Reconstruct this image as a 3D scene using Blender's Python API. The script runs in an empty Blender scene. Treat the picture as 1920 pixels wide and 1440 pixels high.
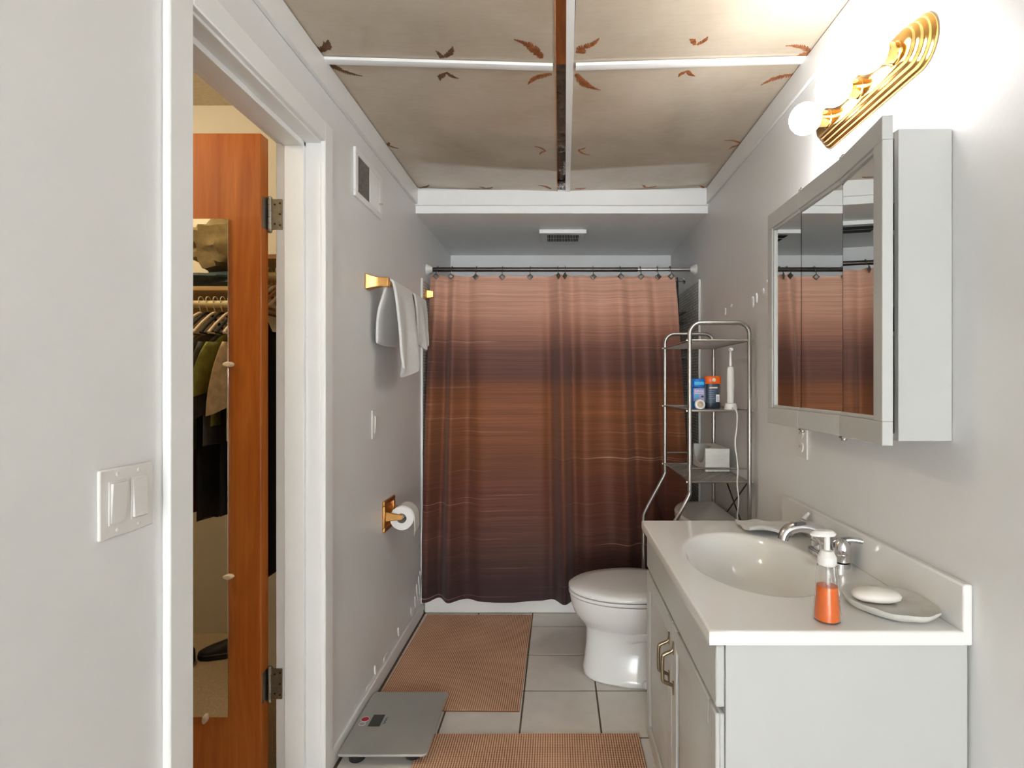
import bpy, bmesh, math, random
from mathutils import Vector, Matrix, noise
random.seed(7)
PI = math.pi
sc = bpy.context.scene
COL = sc.collection
# ------------------------------------------------------------------ camera, world, exposure
F = 1020.0; VX = 1046.0; VY = 719.0; CH = 1.25      # focal length in px, vanishing point, eye height
cam_d = bpy.data.cameras.new('camera'); cam = bpy.data.objects.new('camera', cam_d); COL.objects.link(cam)
cam.location = (0, 0, CH); cam.rotation_euler = (PI/2, 0, 0)
cam_d.sensor_fit = 'HORIZONTAL'; cam_d.sensor_width = 36.0; cam_d.lens = F/1920*36
cam_d.shift_x = -(VX-960)/1920; cam_d.shift_y = (VY-720)/1920; cam_d.clip_start = 0.02
sc.camera = cam
w = bpy.data.worlds.new('world'); sc.world = w; w.use_nodes = True
WORLD_COL = (.92, .965, 1.0); WORLD_STR = 7.7
w.node_tree.nodes['Background'].inputs[0].default_value = (*WORLD_COL, 1)
w.node_tree.nodes['Background'].inputs[1].default_value = WORLD_STR
sc.view_settings.view_transform = 'Standard'; sc.view_settings.look = 'None'
sc.view_settings.gamma = 1; sc.view_settings.use_curve_mapping = False
sc.view_settings.exposure = 0.95
BULB = 25.0            # radiance of the vanity globes
CLOSET_BULB = 88.0

# ------------------------------------------------------------------ materials
def s2l(c):
    return tuple(((v/255)/12.92 if v/255 <= .04045 else ((v/255+.055)/1.055)**2.4) for v in c)
class NT:
    def __init__(s, m): s.t = m.node_tree; s.n = s.t.nodes; s.l = s.t.links
    def add(s, typ, **kw):
        n = s.n.new(typ)
        for k, v in kw.items():
            if k.startswith('_'): setattr(n, k[1:], v)
            else: n.inputs[k].default_value = v
        return n
    def link(s, a, b): s.l.new(a, b)
def mat(name, col, rough=.5, metal=0, var=.06, vscale=6, bump=0, bscale=200, spec=.5, coat=0, emit=0, trans=0, ior=1.45, sheen=0, stretch=(1,1,1), var2=None):
    """principled material with noise-driven colour variation and fine relief; col in sRGB 0-255"""
    m = bpy.data.materials.new(name); m.use_nodes = True
    nt = NT(m); b = nt.n['Principled BSDF']
    c = s2l(col)
    b.inputs['Roughness'].default_value = rough; b.inputs['Metallic'].default_value = metal
    b.inputs['Specular IOR Level'].default_value = spec; b.inputs['Coat Weight'].default_value = coat
    b.inputs['IOR'].default_value = ior
    if trans: b.inputs['Transmission Weight'].default_value = trans
    if sheen: b.inputs['Sheen Weight'].default_value = sheen
    tc = nt.add('ShaderNodeTexCoord'); mp = nt.add('ShaderNodeMapping', Scale=stretch)
    nt.link(tc.outputs['Object'], mp.inputs[0])
    if var:
        no = nt.add('ShaderNodeTexNoise', Scale=vscale, Detail=5.0, Roughness=.6)
        nt.link(mp.outputs[0], no.inputs['Vector'])
        rp = nt.add('ShaderNodeValToRGB')
        rp.color_ramp.elements[0].position = .3; rp.color_ramp.elements[1].position = .7
        c2 = s2l(var2) if var2 else tuple(min(1, v*(1+var)) for v in c)
        c1 = c if var2 else tuple(v*(1-var) for v in c)
        rp.color_ramp.elements[0].color = (*c1, 1); rp.color_ramp.elements[1].color = (*c2, 1)
        nt.link(no.outputs[0], rp.inputs[0]); nt.link(rp.outputs[0], b.inputs['Base Color'])
    else: b.inputs['Base Color'].default_value = (*c, 1)
    if bump:
        n2 = nt.add('ShaderNodeTexNoise', Scale=bscale, Detail=3.0)
        nt.link(mp.outputs[0], n2.inputs['Vector'])
        bp = nt.add('ShaderNodeBump', Strength=bump, Distance=.002)
        nt.link(n2.outputs[0], bp.inputs['Height']); nt.link(bp.outputs[0], b.inputs['Normal'])
    if emit:
        b.inputs['Emission Color'].default_value = (*c, 1); b.inputs['Emission Strength'].default_value = emit
    return m
M = {}
M['wall'] = mat('wall_paint', (231,231,230), .42, var=.025, vscale=3, bump=.12, bscale=90)
M['white'] = mat('white_gloss_trim_paint', (238,238,236), .33, var=.02, bump=.06, bscale=60)
M['soffit'] = mat('soffit_paint', (240,239,237), .4, var=.02, bump=.1, bscale=80)
M['cream'] = mat('closet_paint', (214,206,186), .6, var=.03, bump=.15, bscale=70)
M['popcorn'] = mat('textured_closet_ceiling', (206,198,178), .8, var=.12, vscale=60, bump=.9, bscale=120)
M['carpet'] = mat('beige_carpet', (190,166,132), .95, var=.2, vscale=120, bump=.9, bscale=300, sheen=.3)
M['cabinet'] = mat('white_cabinet_laminate', (192,192,189), .36, var=.012, bump=.04, bscale=50)
M['counter'] = mat('white_cultured_marble', (236,235,232), .14, var=.012, spec=.5, coat=.3)
M['porcelain'] = mat('porcelain', (240,239,236), .1, var=.01, coat=.4)
M['tub'] = mat('tub_enamel', (232,229,224), .25, var=.02)
M['tile'] = mat('floor_tile', (226,220,212), .3, var=.06, vscale=9, bump=.05, bscale=40)
M['grout'] = mat('grout', (104,88,74), .9, var=.2, vscale=30)
M['brass'] = mat('polished_brass', (222,176,104), .12, 1, var=.05, vscale=20)
M['gold'] = mat('satin_gold_fitting', (222,168,100), .3, 1, var=.06, vscale=25)
M['chrome'] = mat('chrome', (214,214,216), .07, 1, var=.02)
M['steel'] = mat('brushed_nickel_tube', (176,172,166), .32, 1, var=.05, vscale=40)
M['hinge'] = mat('worn_hinge_steel', (150,146,138), .38, 1, var=.2, vscale=60)
M['pull'] = mat('bronze_nickel_pull', (150,134,112), .28, 1, var=.15, vscale=40)
M['rod'] = mat('grey_metal_rod', (84,78,73), .3, .9, var=.12, vscale=20)
M['mirror'] = mat('mirror_glass', (238,240,238), .008, 1, var=0)
M['mirrorw'] = mat('door_mirror_glass', (226,222,212), .012, 1, var=0)
M['plastic'] = mat('white_plastic', (228,226,222), .35, var=.01)
M['ivory'] = mat('ivory_plastic', (232,212,184), .4, var=.05, vscale=60)
M['black'] = mat('black_plastic', (28,28,29), .45, var=.1)
M['dark'] = mat('dark_gap', (40,38,36), .8, var=.1)
M['towel'] = mat('white_terry_cloth', (226,225,222), .95, var=.04, vscale=90, bump=.7, bscale=500, sheen=.4)
M['paper'] = mat('toilet_paper', (230,228,224), .9, var=.02, bump=.2, bscale=300)
M['scale'] = mat('grey_scale_top', (170,170,165), .32, .1, var=.05, vscale=5)
M['lcd'] = mat('lcd_window', (70,74,68), .2, var=.05)
M['red'] = mat('red_print', (196,40,66), .5, var=.05)
M['ink'] = mat('black_print', (40,38,38), .5, var=.05)
M['inkw'] = mat('white_print', (236,236,236), .5, var=.01)
M['blue'] = mat('blue_stick_plastic', (20,104,190), .3, var=.12, vscale=40)
M['cyan'] = mat('cyan_label', (60,176,226), .35, var=.1, vscale=40)
M['lilac'] = mat('lilac_label', (150,150,190), .4, var=.15, vscale=60)
M['navy'] = mat('dark_navy_plastic', (36,46,60), .35, var=.15, vscale=50)
M['slate'] = mat('dark_slate_label', (64,82,96), .4, var=.25, vscale=90)
M['orange'] = mat('orange_cap_plastic', (240,104,30), .35, var=.06, vscale=30)
M['card'] = mat('cardboard_inside', (168,156,146), .8, var=.06, vscale=30)
M['box'] = mat('white_box_print', (226,224,216), .55, var=.06, vscale=18, stretch=(1,1,3))
M['soap'] = mat('white_soap', (240,236,228), .4, var=.02)
M['stone'] = mat('grey_stone_dish', (206,204,196), .35, var=.12, vscale=18, bump=.4, bscale=60, coat=.3)
M['foil'] = mat('crumpled_foil', (200,200,204), .15, 1, var=.2, vscale=60, bump=1, bscale=120)
M['poly'] = mat('black_plastic_sheet', (96,84,70), .2, 0, var=.3, vscale=20, bump=.6, bscale=30)
M['joist'] = mat('stained_joist_wood', (160,92,46), .6, var=.25, vscale=8, stretch=(8,1,8))
M['rawedge'] = mat('raw_board_edge', (190,136,98), .7, var=.2, vscale=40)
M['fern'] = mat('rust_brown_fern', (122,66,30), .5, var=.5, vscale=70, var2=(170,104,58))
M['fern2'] = mat('dark_brown_fern', (84,54,30), .5, var=.5, vscale=70, var2=(128,90,54))
M['shelfwood'] = mat('closet_shelf_board', (192,160,112), .6, var=.1, vscale=8, stretch=(1,10,10))
M['poles'] = mat('closet_pole', (206,190,140), .45, var=.08)
M['wire'] = mat('white_wire', (214,204,184), .4, var=.05)
M['meshwire'] = mat('grey_coated_wire', (186,182,176), .4, .3, var=.05)
M['slatdark'] = mat('shade_toned_slat', (112,106,98), .7, var=.3, vscale=50)  # open register slats coloured dark to stand in for the shade behind them
M['charm'] = mat('dark_pewter_charm', (104,98,92), .4, .6, var=.25, vscale=120)
M['caddy'] = mat('dark_wire', (84,80,76), .4, .7, var=.1)
def cloth(n, c, v=.25): return mat(n, c, .9, var=v, vscale=30, bump=.5, bscale=400, sheen=.1)
M['c_olive'] = cloth('olive_brown_cloth', (116,98,58)); M['c_taupe'] = cloth('taupe_grey_cloth', (98,88,66))
M['c_green'] = cloth('olive_green_cloth', (128,128,52)); M['c_slate'] = cloth('slate_cloth', (84,86,82))
M['c_beige'] = cloth('beige_cloth', (190,160,118)); M['c_black'] = cloth('black_cloth', (30,32,32))
M['c_navy'] = cloth('dark_teal_cloth', (44,60,64), .5); M['c_red'] = cloth('dark_red_cloth', (120,28,32))
M['shoe'] = mat('black_shoe_leather', (32,32,34), .45, var=.2, bump=.3, bscale=60)

def ceiling_mat():
    m = mat('varnished_ceiling_panel', (172,158,140), .075, var=.05, vscale=3, spec=.5)
    nt = NT(m); b = nt.n['Principled BSDF']
    tc = nt.add('ShaderNodeTexCoord')
    n1 = nt.add('ShaderNodeTexNoise', Scale=2.6, Detail=7.0, Roughness=.62); nt.link(tc.outputs['Object'], n1.inputs['Vector'])
    rp = nt.add('ShaderNodeValToRGB'); e = rp.color_ramp.elements
    e[0].position = .32; e[0].color = (*s2l((190,176,156)), 1); e[1].position = .68; e[1].color = (*s2l((212,200,182)), 1)
    nt.link(n1.outputs[0], rp.inputs[0])
    mp = nt.add('ShaderNodeMapping', Scale=(14, 90, 1)); nt.link(tc.outputs['Object'], mp.inputs[0])
    n2 = nt.add('ShaderNodeTexNoise', Scale=1.0, Detail=4.0); nt.link(mp.outputs[0], n2.inputs['Vector'])
    mx = nt.add('ShaderNodeMix', _data_type='RGBA', _blend_type='MULTIPLY'); mx.inputs[0].default_value = .12
    nt.link(rp.outputs[0], mx.inputs[6]); nt.link(n2.outputs[0], mx.inputs[7])
    nt.link(mx.outputs[2], b.inputs['Base Color'])
    return m
M['ceil'] = ceiling_mat()
def wood_mat():
    m = mat('orange_stained_door_wood', (176,92,34), .3, var=.1, coat=.25)
    nt = NT(m); b = nt.n['Principled BSDF']; tc = nt.add('ShaderNodeTexCoord')
    mp = nt.add('ShaderNodeMapping', Scale=(9, 9, .8)); nt.link(tc.outputs['Object'], mp.inputs[0])
    n1 = nt.add('ShaderNodeTexNoise', Scale=2.0, Detail=6.0, Roughness=.6, Distortion=1.2); nt.link(mp.outputs[0], n1.inputs['Vector'])
    mp2 = nt.add('ShaderNodeMapping', Scale=(120, 120, 3)); nt.link(tc.outputs['Object'], mp2.inputs[0])
    n2 = nt.add('ShaderNodeTexNoise', Scale=1.0, Detail=3.0); nt.link(mp2.outputs[0], n2.inputs['Vector'])
    rp = nt.add('ShaderNodeValToRGB'); e = rp.color_ramp.elements
    e[0].position = .3; e[0].color = (*s2l((182,92,32)), 1); e[1].position = .72; e[1].color = (*s2l((216,126,54)), 1)
    mx = nt.add('ShaderNodeMix', _data_type='RGBA', _blend_type='MULTIPLY'); mx.inputs[0].default_value = .3
    nt.link(n1.outputs[0], rp.inputs[0]); nt.link(rp.outputs[0], mx.inputs[6]); nt.link(n2.outputs[0], mx.inputs[7])
    nt.link(mx.outputs[2], b.inputs['Base Color']); return m
M['door'] = wood_mat()
def mosaic_mat():
    m = mat('grey_mosaic_tile', (120,116,108), .35, var=.1)
    nt = NT(m); b = nt.n['Principled BSDF']; tc = nt.add('ShaderNodeTexCoord')
    sp = nt.add('ShaderNodeSeparateXYZ'); nt.link(tc.outputs['Object'], sp.inputs[0])
    ad = nt.add('ShaderNodeMath', _operation='ADD'); nt.link(sp.outputs[0], ad.inputs[0]); nt.link(sp.outputs[1], ad.inputs[1])
    cb = nt.add('ShaderNodeCombineXYZ'); nt.link(ad.outputs[0], cb.inputs[0]); nt.link(sp.outputs[2], cb.inputs[1])
    br = nt.add('ShaderNodeTexBrick', Scale=1.0)
    br.inputs['Color1'].default_value = (*s2l((232,228,218)), 1); br.inputs['Color2'].default_value = (*s2l((188,184,174)), 1)
    br.inputs['Mortar'].default_value = (*s2l((140,135,128)), 1); br.inputs['Mortar Size'].default_value = .0022
    br.inputs['Brick Width'].default_value = .03; br.inputs['Row Height'].default_value = .016
    nt.link(cb.outputs[0], br.inputs['Vector']); nt.link(br.outputs[0], b.inputs['Base Color'])
    bp = nt.add('ShaderNodeBump', Strength=.6, Distance=.002); bp.invert = True
    nt.link(br.outputs['Fac'], bp.inputs['Height']); nt.link(bp.outputs[0], b.inputs['Normal'])
    return m
M['mosaic'] = mosaic_mat()
def curtain_mat():
    m = mat('brown_striped_curtain_fabric', (140,90,70), .62, var=.1, spec=.3, sheen=.15)
    nt = NT(m); b = nt.n['Principled BSDF']; tc = nt.add('ShaderNodeTexCoord')
    sp = nt.add('ShaderNodeSeparateXYZ'); nt.link(tc.outputs['Object'], sp.inputs[0])
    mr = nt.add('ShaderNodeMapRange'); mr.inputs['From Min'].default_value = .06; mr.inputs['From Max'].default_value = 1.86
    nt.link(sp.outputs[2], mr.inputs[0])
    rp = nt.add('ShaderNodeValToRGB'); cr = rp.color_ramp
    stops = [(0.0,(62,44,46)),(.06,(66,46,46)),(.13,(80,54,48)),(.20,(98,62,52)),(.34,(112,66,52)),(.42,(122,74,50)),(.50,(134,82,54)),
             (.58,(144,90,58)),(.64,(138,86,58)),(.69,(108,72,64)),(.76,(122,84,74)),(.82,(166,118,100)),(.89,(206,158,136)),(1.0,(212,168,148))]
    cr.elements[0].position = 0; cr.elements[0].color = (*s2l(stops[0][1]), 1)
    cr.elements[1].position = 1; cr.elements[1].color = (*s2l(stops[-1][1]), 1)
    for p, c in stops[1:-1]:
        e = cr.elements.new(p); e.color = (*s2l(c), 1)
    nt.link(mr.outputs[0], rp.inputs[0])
    prev = rp.outputs[0]
    for sx, sz, amt, lo, hi, ty in ((1.0, 70, .30, .34, .66, 'M'), (1.6, 300, .38, .36, .62, 'M')):
        mp = nt.add('ShaderNodeMapping', Scale=(sx, .01, sz)); nt.link(tc.outputs['Object'], mp.inputs[0])
        n1 = nt.add('ShaderNodeTexNoise', Scale=1.0, Detail=3.0, Roughness=.6); nt.link(mp.outputs[0], n1.inputs['Vector'])
        r2 = nt.add('ShaderNodeValToRGB'); r2.color_ramp.elements[0].position = lo; r2.color_ramp.elements[1].position = hi
        r2.color_ramp.elements[0].color = (.45, .4, .38, 1); r2.color_ramp.elements[1].color = (1.25, 1.2, 1.15, 1)
        nt.link(n1.outputs[0], r2.inputs[0])
        mx = nt.add('ShaderNodeMix', _data_type='RGBA', _blend_type='MULTIPLY'); mx.inputs[0].default_value = amt
        nt.link(prev, mx.inputs[6]); nt.link(r2.outputs[0], mx.inputs[7]); prev = mx.outputs[2]
    # sparse pale woven lines
    mp = nt.add('ShaderNodeMapping', Scale=(.8, .01, 95)); mp.inputs['Location'].default_value = (3, 0, 11); nt.link(tc.outputs['Object'], mp.inputs[0])
    n1 = nt.add('ShaderNodeTexNoise', Scale=1.0, Detail=2.0); nt.link(mp.outputs[0], n1.inputs['Vector'])
    r2 = nt.add('ShaderNodeValToRGB'); r2.color_ramp.elements[0].position = .66; r2.color_ramp.elements[1].position = .72
    nt.link(n1.outputs[0], r2.inputs[0])
    mu = nt.add('ShaderNodeMath', _operation='MULTIPLY'); mu.inputs[1].default_value = .45; nt.link(r2.outputs[0], mu.inputs[0])
    mx = nt.add('ShaderNodeMix', _data_type='RGBA'); mx.inputs[7].default_value = (*s2l((214,166,140)), 1)
    nt.link(mu.outputs[0], mx.inputs[0]); nt.link(prev, mx.inputs[6])
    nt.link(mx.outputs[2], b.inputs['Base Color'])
    return m
M['curtain'] = curtain_mat()
PITCH = .0085
def mat_weave():
    m = mat('tan_woven_mat', (190,142,102), .85, var=.1)
    nt = NT(m); b = nt.n['Principled BSDF']; tc = nt.add('ShaderNodeTexCoord')
    sp = nt.add('ShaderNodeSeparateXYZ'); nt.link(tc.outputs['Object'], sp.inputs[0])
    outs = []
    for k in (0, 1):
        a = nt.add('ShaderNodeMath', _operation='MULTIPLY'); a.inputs[1].default_value = PI/PITCH; nt.link(sp.outputs[k], a.inputs[0])
        c = nt.add('ShaderNodeMath', _operation='SINE'); nt.link(a.outputs[0], c.inputs[0])
        d = nt.add('ShaderNodeMath', _operation='ABSOLUTE'); nt.link(c.outputs[0], d.inputs[0]); outs.append(d)
    mu = nt.add('ShaderNodeMath', _operation='MULTIPLY'); nt.link(outs[0].outputs[0], mu.inputs[0]); nt.link(outs[1].outputs[0], mu.inputs[1])
    no = nt.add('ShaderNodeTexNoise', Scale=4.0, Detail=4.0); nt.link(tc.outputs['Object'], no.inputs['Vector'])
    ad = nt.add('ShaderNodeMath', _operation='ADD'); nt.link(mu.outputs[0], ad.inputs[0])
    sb = nt.add('ShaderNodeMath', _operation='MULTIPLY_ADD'); sb.inputs[1].default_value = .5; sb.inputs[2].default_value = -.25
    nt.link(no.outputs[0], sb.inputs[0]); nt.link(sb.outputs[0], ad.inputs[1])
    rp = nt.add('ShaderNodeValToRGB'); e = rp.color_ramp.elements
    e[0].position = .08; e[0].color = (*s2l((120,78,54)), 1); e[1].position = .6; e[1].color = (*s2l((234,190,156)), 1)
    nt.link(ad.outputs[0], rp.inputs[0]); nt.link(rp.outputs[0], b.inputs['Base Color'])
    return m
M['weave'] = mat_weave()
def glass_mat(name, col, rough=.02):
    m = bpy.data.materials.new(name); m.use_nodes = True; nt = NT(m); b = nt.n['Principled BSDF']
    b.inputs['Base Color'].default_value = (*col, 1); b.inputs['Roughness'].default_value = rough
    b.inputs['Transmission Weight'].default_value = 1; b.inputs['IOR'].default_value = 1.3
    tc = nt.add('ShaderNodeTexCoord'); no = nt.add('ShaderNodeTexNoise', Scale=40.0)
    nt.link(tc.outputs['Object'], no.inputs['Vector'])
    bp = nt.add('ShaderNodeBump', Strength=.05); nt.link(no.outputs[0], bp.inputs['Height']); nt.link(bp.outputs[0], b.inputs['Normal'])
    return m
M['clear'] = glass_mat('clear_bottle_plastic', (.97,.97,.97))
M['liquid'] = mat('orange_liquid_soap', (252,118,24), .12, var=.05, vscale=30, coat=.3)
M['bulb'] = mat('glowing_globe_glass', (253,254,255), .3, var=0, emit=BULB)
M['cbulb'] = mat('glowing_closet_globe', (255,240,214), .3, var=0, emit=CLOSET_BULB)

# ------------------------------------------------------------------ mesh builder
OFF = {}
class MB:
    def __init__(s): s.v = []; s.f = []
    def add(s, vs, fs):
        o = len(s.v); s.v += [tuple(v) for v in vs]; s.f += [tuple(i+o for i in f) for f in fs]; return s
    def box(s, x0, x1, y0, y1, z0, z1):
        return s.add([(x0,y0,z0),(x1,y0,z0),(x1,y1,z0),(x0,y1,z0),(x0,y0,z1),(x1,y0,z1),(x1,y1,z1),(x0,y1,z1)],
              [(0,3,2,1),(4,5,6,7),(0,1,5,4),(1,2,6,5),(2,3,7,6),(3,0,4,7)])
    def loft(s, rings, cap0=True, cap1=True, closed=True):
        n = len(rings[0]); vs = [p for r in rings for p in r]; fs = []
        for i in range(len(rings)-1):
            for j in range(n if closed else n-1):
                a = i*n+j; b = i*n+(j+1) % n
                fs.append((a, b, b+n, a+n))
        if cap0: fs.append(tuple(range(n-1, -1, -1)))
        if cap1: fs.append(tuple(range((len(rings)-1)*n, len(rings)*n)))
        return s.add(vs, fs)
    def tube(s, pts, r, n=8, caps=True, closed=False):
        pts = [Vector(p) for p in pts]; k = len(pts)
        rs = r if isinstance(r, (list, tuple)) else [r]*k
        rings = []; up = None
        for i, p in enumerate(pts):
            if closed: t = pts[(i+1) % k]-pts[i-1]
            else: t = pts[min(i+1, k-1)]-pts[max(i-1, 0)]
            t.normalize()
            if up is None:
                up = Vector((0,0,1)) if abs(t.z) < .9 else Vector((1,0,0))
            up = (up - t*up.dot(t)).normalized(); sd = t.cross(up)
            rings.append([tuple(p+(up*math.cos(2*PI*j/n)+sd*math.sin(2*PI*j/n))*rs[i]) for j in range(n)])
        if closed:
            rings.append(rings[0]); return s.loft(rings, False, False)
        return s.loft(rings, caps, caps)
    def lathe(s, prof, org, axis=(0,0,1), n=24, cap=True):
        """prof: (radius, height) pairs along axis"""
        ax = Vector(axis).normalized(); u = Vector((1,0,0)) if abs(ax.x) < .9 else Vector((0,1,0))
        u = (u-ax*u.dot(ax)).normalized(); vv = ax.cross(u); o = Vector(org)
        rings = [[tuple(o+ax*h+(u*math.cos(2*PI*j/n)+vv*math.sin(2*PI*j/n))*max(r, 1e-5)) for j in range(n)] for r, h in prof]
        return s.loft(rings, cap, cap)
    def prism(s, poly, d0, d1, plane='xy'):
        """extrude a 2-D outline between d0 and d1 along the missing axis"""
        def P(a, b, d): return {'xy': (a,b,d), 'xz': (a,d,b), 'yz': (d,a,b)}[plane]
        return s.loft([[P(a,b,d0) for a,b in poly], [P(a,b,d1) for a,b in poly]])
    def grid(s, fn, nu, nv):
        vs = [fn(i/(nu-1), j/(nv-1)) for j in range(nv) for i in range(nu)]
        return s.add(vs, [(j*nu+i, j*nu+i+1, (j+1)*nu+i+1, (j+1)*nu+i) for j in range(nv-1) for i in range(nu-1)])
    def rot(s, org, ang, axis='Z'):
        R = Matrix.Rotation(ang, 3, axis); o = Vector(org)
        s.v = [tuple(R @ (Vector(p)-o)+o) for p in s.v]; return s
    def build(s, name, m, parent=None, loc=None, bevel=0, smooth=40, solid=0, segs=2, subsurf=0):
        if parent is not None: off = OFF[parent.name]
        elif loc is not None: off = Vector(loc)
        else:
            xs, ys, zs = zip(*s.v); off = Vector(((min(xs)+max(xs))/2, (min(ys)+max(ys))/2, min(zs)))
        me = bpy.data.meshes.new(name); me.from_pydata([tuple(Vector(p)-off) for p in s.v], [], s.f); me.update()
        bm = bmesh.new(); bm.from_mesh(me); bmesh.ops.recalc_face_normals(bm, faces=bm.faces); bm.to_mesh(me); bm.free()
        o = bpy.data.objects.new(name, me); COL.objects.link(o)
        o.data.materials.append(M[m] if isinstance(m, str) else m)
        if parent is not None: o.parent = parent
        else: o.location = off
        OFF[o.name] = off
        for p in me.polygons: p.use_smooth = True
        me.set_sharp_from_angle(angle=math.radians(smooth))
        if solid:
            q = o.modifiers.new('solidify', 'SOLIDIFY'); q.thickness = solid; q.offset = 0
        if bevel:
            q = o.modifiers.new('bevel', 'BEVEL'); q.width = bevel; q.segments = segs; q.limit_method = 'ANGLE'; q.angle_limit = math.radians(40)
        if subsurf:
            q = o.modifiers.new('subsurf', 'SUBSURF'); q.levels = subsurf; q.render_levels = subsurf
        return o
def tag(o, label=None, cat=None, group=None, kind=None):
    if label: o['label'] = label
    if cat: o['category'] = cat
    if group: o['group'] = group
    if kind: o['kind'] = kind
    return o
def thing(name, loc, label, cat, group=None, kind=None):
    o = bpy.data.objects.new(name, None); COL.objects.link(o); o.location = loc; o.empty_display_size = .05
    OFF[o.name] = Vector(loc); return tag(o, label, cat, group, kind)
def struct(o): o['kind'] = 'structure'; return o
def B(*a): return MB().box(*a)
def text(body, name, m, parent, org, ux, uy, size):
    """flat printed lettering: org = lower-left corner, ux/uy = reading and up directions"""
    cu = bpy.data.curves.new(name, 'FONT'); cu.body = body; cu.size = size; cu.extrude = .0001; cu.resolution_u = 2
    t = bpy.data.objects.new(name+'_tmp', cu); COL.objects.link(t)
    me = bpy.data.meshes.new_from_object(t.evaluated_get(bpy.context.evaluated_depsgraph_get()))
    bpy.data.objects.remove(t)
    ux = Vector(ux); uy = Vector(uy); uz = ux.cross(uy); o0 = Vector(org)-OFF[parent.name]
    for v in me.vertices: v.co = o0+ux*v.co.x+uy*v.co.y+uz*v.co.z
    me.materials.clear(); me.materials.append(M[m])
    o = bpy.data.objects.new(name, me); COL.objects.link(o); o.parent = parent; OFF[o.name] = OFF[parent.name]; return o
def smooth_path(pts, k=6):
    P = [Vector(p) for p in pts]; out = []
    for i in range(len(P)-1):
        p0 = P[max(i-1,0)]; p1 = P[i]; p2 = P[i+1]; p3 = P[min(i+2,len(P)-1)]
        for j in range(k):
            t = j/k
            out.append(.5*((2*p1)+(p2-p0)*t+(2*p0-5*p1+4*p2-p3)*t*t+(3*p1-p0-3*p2+p3)*t**3))
    out.append(P[-1]); return out
def arc(cx, cy, r, a0, a1, n):
    return [(cx+r*math.cos(a0+(a1-a0)*i/n), cy+r*math.sin(a0+(a1-a0)*i/n)) for i in range(n+1)]
def rrect(x0, x1, y0, y1, r, n=6):
    return arc(x1-r,y1-r,r,0,PI/2,n)+arc(x0+r,y1-r,r,PI/2,PI,n)+arc(x0+r,y0+r,r,PI,1.5*PI,n)+arc(x1-r,y0+r,r,1.5*PI,2*PI,n)

# ------------------------------------------------------------------ room shell
XL, XR = -.74, .78; YB = 3.755; Y0 = -4.2
DN, DF, DH = 1.088, 1.70, 2.008          # closet doorway: near jamb, far jamb, head
wl = struct(MB().box(-.865,XL,Y0,DN,0,2.5).box(-.865,XL,DF,YB,0,2.5).box(-.865,XL,DN,DF,DH,2.5).build('wall_left','wall',bevel=0))
wl['label'] = 'grey white painted left wall with closet doorway'
wr = struct(B(XR,.9,Y0,YB,0,2.5).build('wall_right','wall')); wr['label'] = 'grey white painted wall behind the vanity'
wb = struct(B(-.865,.9,YB,YB+.1,0,2.5).build('wall_back','wall')); wb['label'] = 'white wall at the back of the tub alcove'
fl = struct(B(-.865,.9,Y0,YB,-.06,-.003).build('floor','grout')); fl['label'] = 'beige tiled bathroom floor with dark grout'
# floor tiles, each its own piece
TP = .293; tile_me = None; k = 0
for i in range(-4, 4):
    for j in range(-12, 9):
        x0 = .156+i*TP; y0 = 2.2135+j*TP
        ax, bx_, ay, by = max(x0+.0032,XL), min(x0+TP-.0032,XR), max(y0+.0032,Y0), min(y0+TP-.0032,2.96)
        if bx_-ax < .02 or by-ay < .02: continue
        if by < 1.3: continue
        B(ax,bx_,ay,by,-.003,0).build('tile','tile',fl,bevel=.0015,segs=1)
# near part of the floor, out of view, one slab of tile surface
B(XL,XR,Y0,1.042,-.003,-.0005).build('tile_field','tile',fl)
# ceiling: backing boards, four varnished panels, battens
ce = struct(B(-.865,.9,Y0,YB,2.40,2.5).build('ceiling','joist')); ce['label'] = 'ceiling of glossy taupe panels with an open centre slot'
def zc(x): return 2.266-.022*(1-min(1,abs(x)/.75))
def slotL(y): return -.0095+.004*max(0,(y-1.7)/1.1)
def stripL(y): return .0205+.019*max(0,(y-1.3)/1.5)
def stripR(y): return stripL(y)+.023
def panel(fa, fb, y0, y1, nm):
    n = 9
    def ring(t):
        y = y0+(y1-y0)*t; a = fa(y); b = fb(y)
        top = [(a+(b-a)*i/n, y, zc(a+(b-a)*i/n)+.008) for i in range(n+1)]; bot = [(p[0],y,p[2]-.008) for p in reversed(top)]
        return top+bot
    return MB().loft([ring(t/6) for t in range(7)]).build(nm,'ceil',ce)
pnl = [panel(lambda y: XL, slotL, 1.704, 2.825, 'ceiling_panel'), panel(stripR, lambda y: XR, 1.704, 2.825, 'ceiling_panel'),
       panel(lambda y: XL, slotL, Y0, 1.70, 'ceiling_panel'), panel(stripR, lambda y: XR, Y0, 1.70, 'ceiling_panel')]
def batten_y(fa, fb, h, m, nm, z0=-.01, z1=0):
    r = []
    for i in range(25):
        y = Y0+(2.825-Y0)*i/24; a = fa(y); b = fb(y); z = zc((a+b)/2)
        r.append([(a,y,z+z0),(b,y,z+z0),(b,y,z+z1),(a,y,z+z1)])
    o = MB().loft(r).build(nm, m, ce); return o
batten_y(stripL, stripR, .01, 'white', 'white_strip', -.006, .03)
batten_y(lambda y: slotL(y), lambda y: slotL(y)+.004, .01, 'rawedge', 'raw_board_edge', -.002, .03)
for xa, xb in ((-.728, -.016), (.056, .772)):
    r = []
    for i in range(13):
        x = xa+(xb-xa)*i/12; z = zc(x)
        xx = [(1.685,-.002),(1.688,-.009),(1.702,-.012),(1.716,-.009),(1.719,-.002)]
        r.append([(x,y,z+d) for y,d in xx])
    MB().loft(r).build('white_batten','white',ce)
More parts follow.
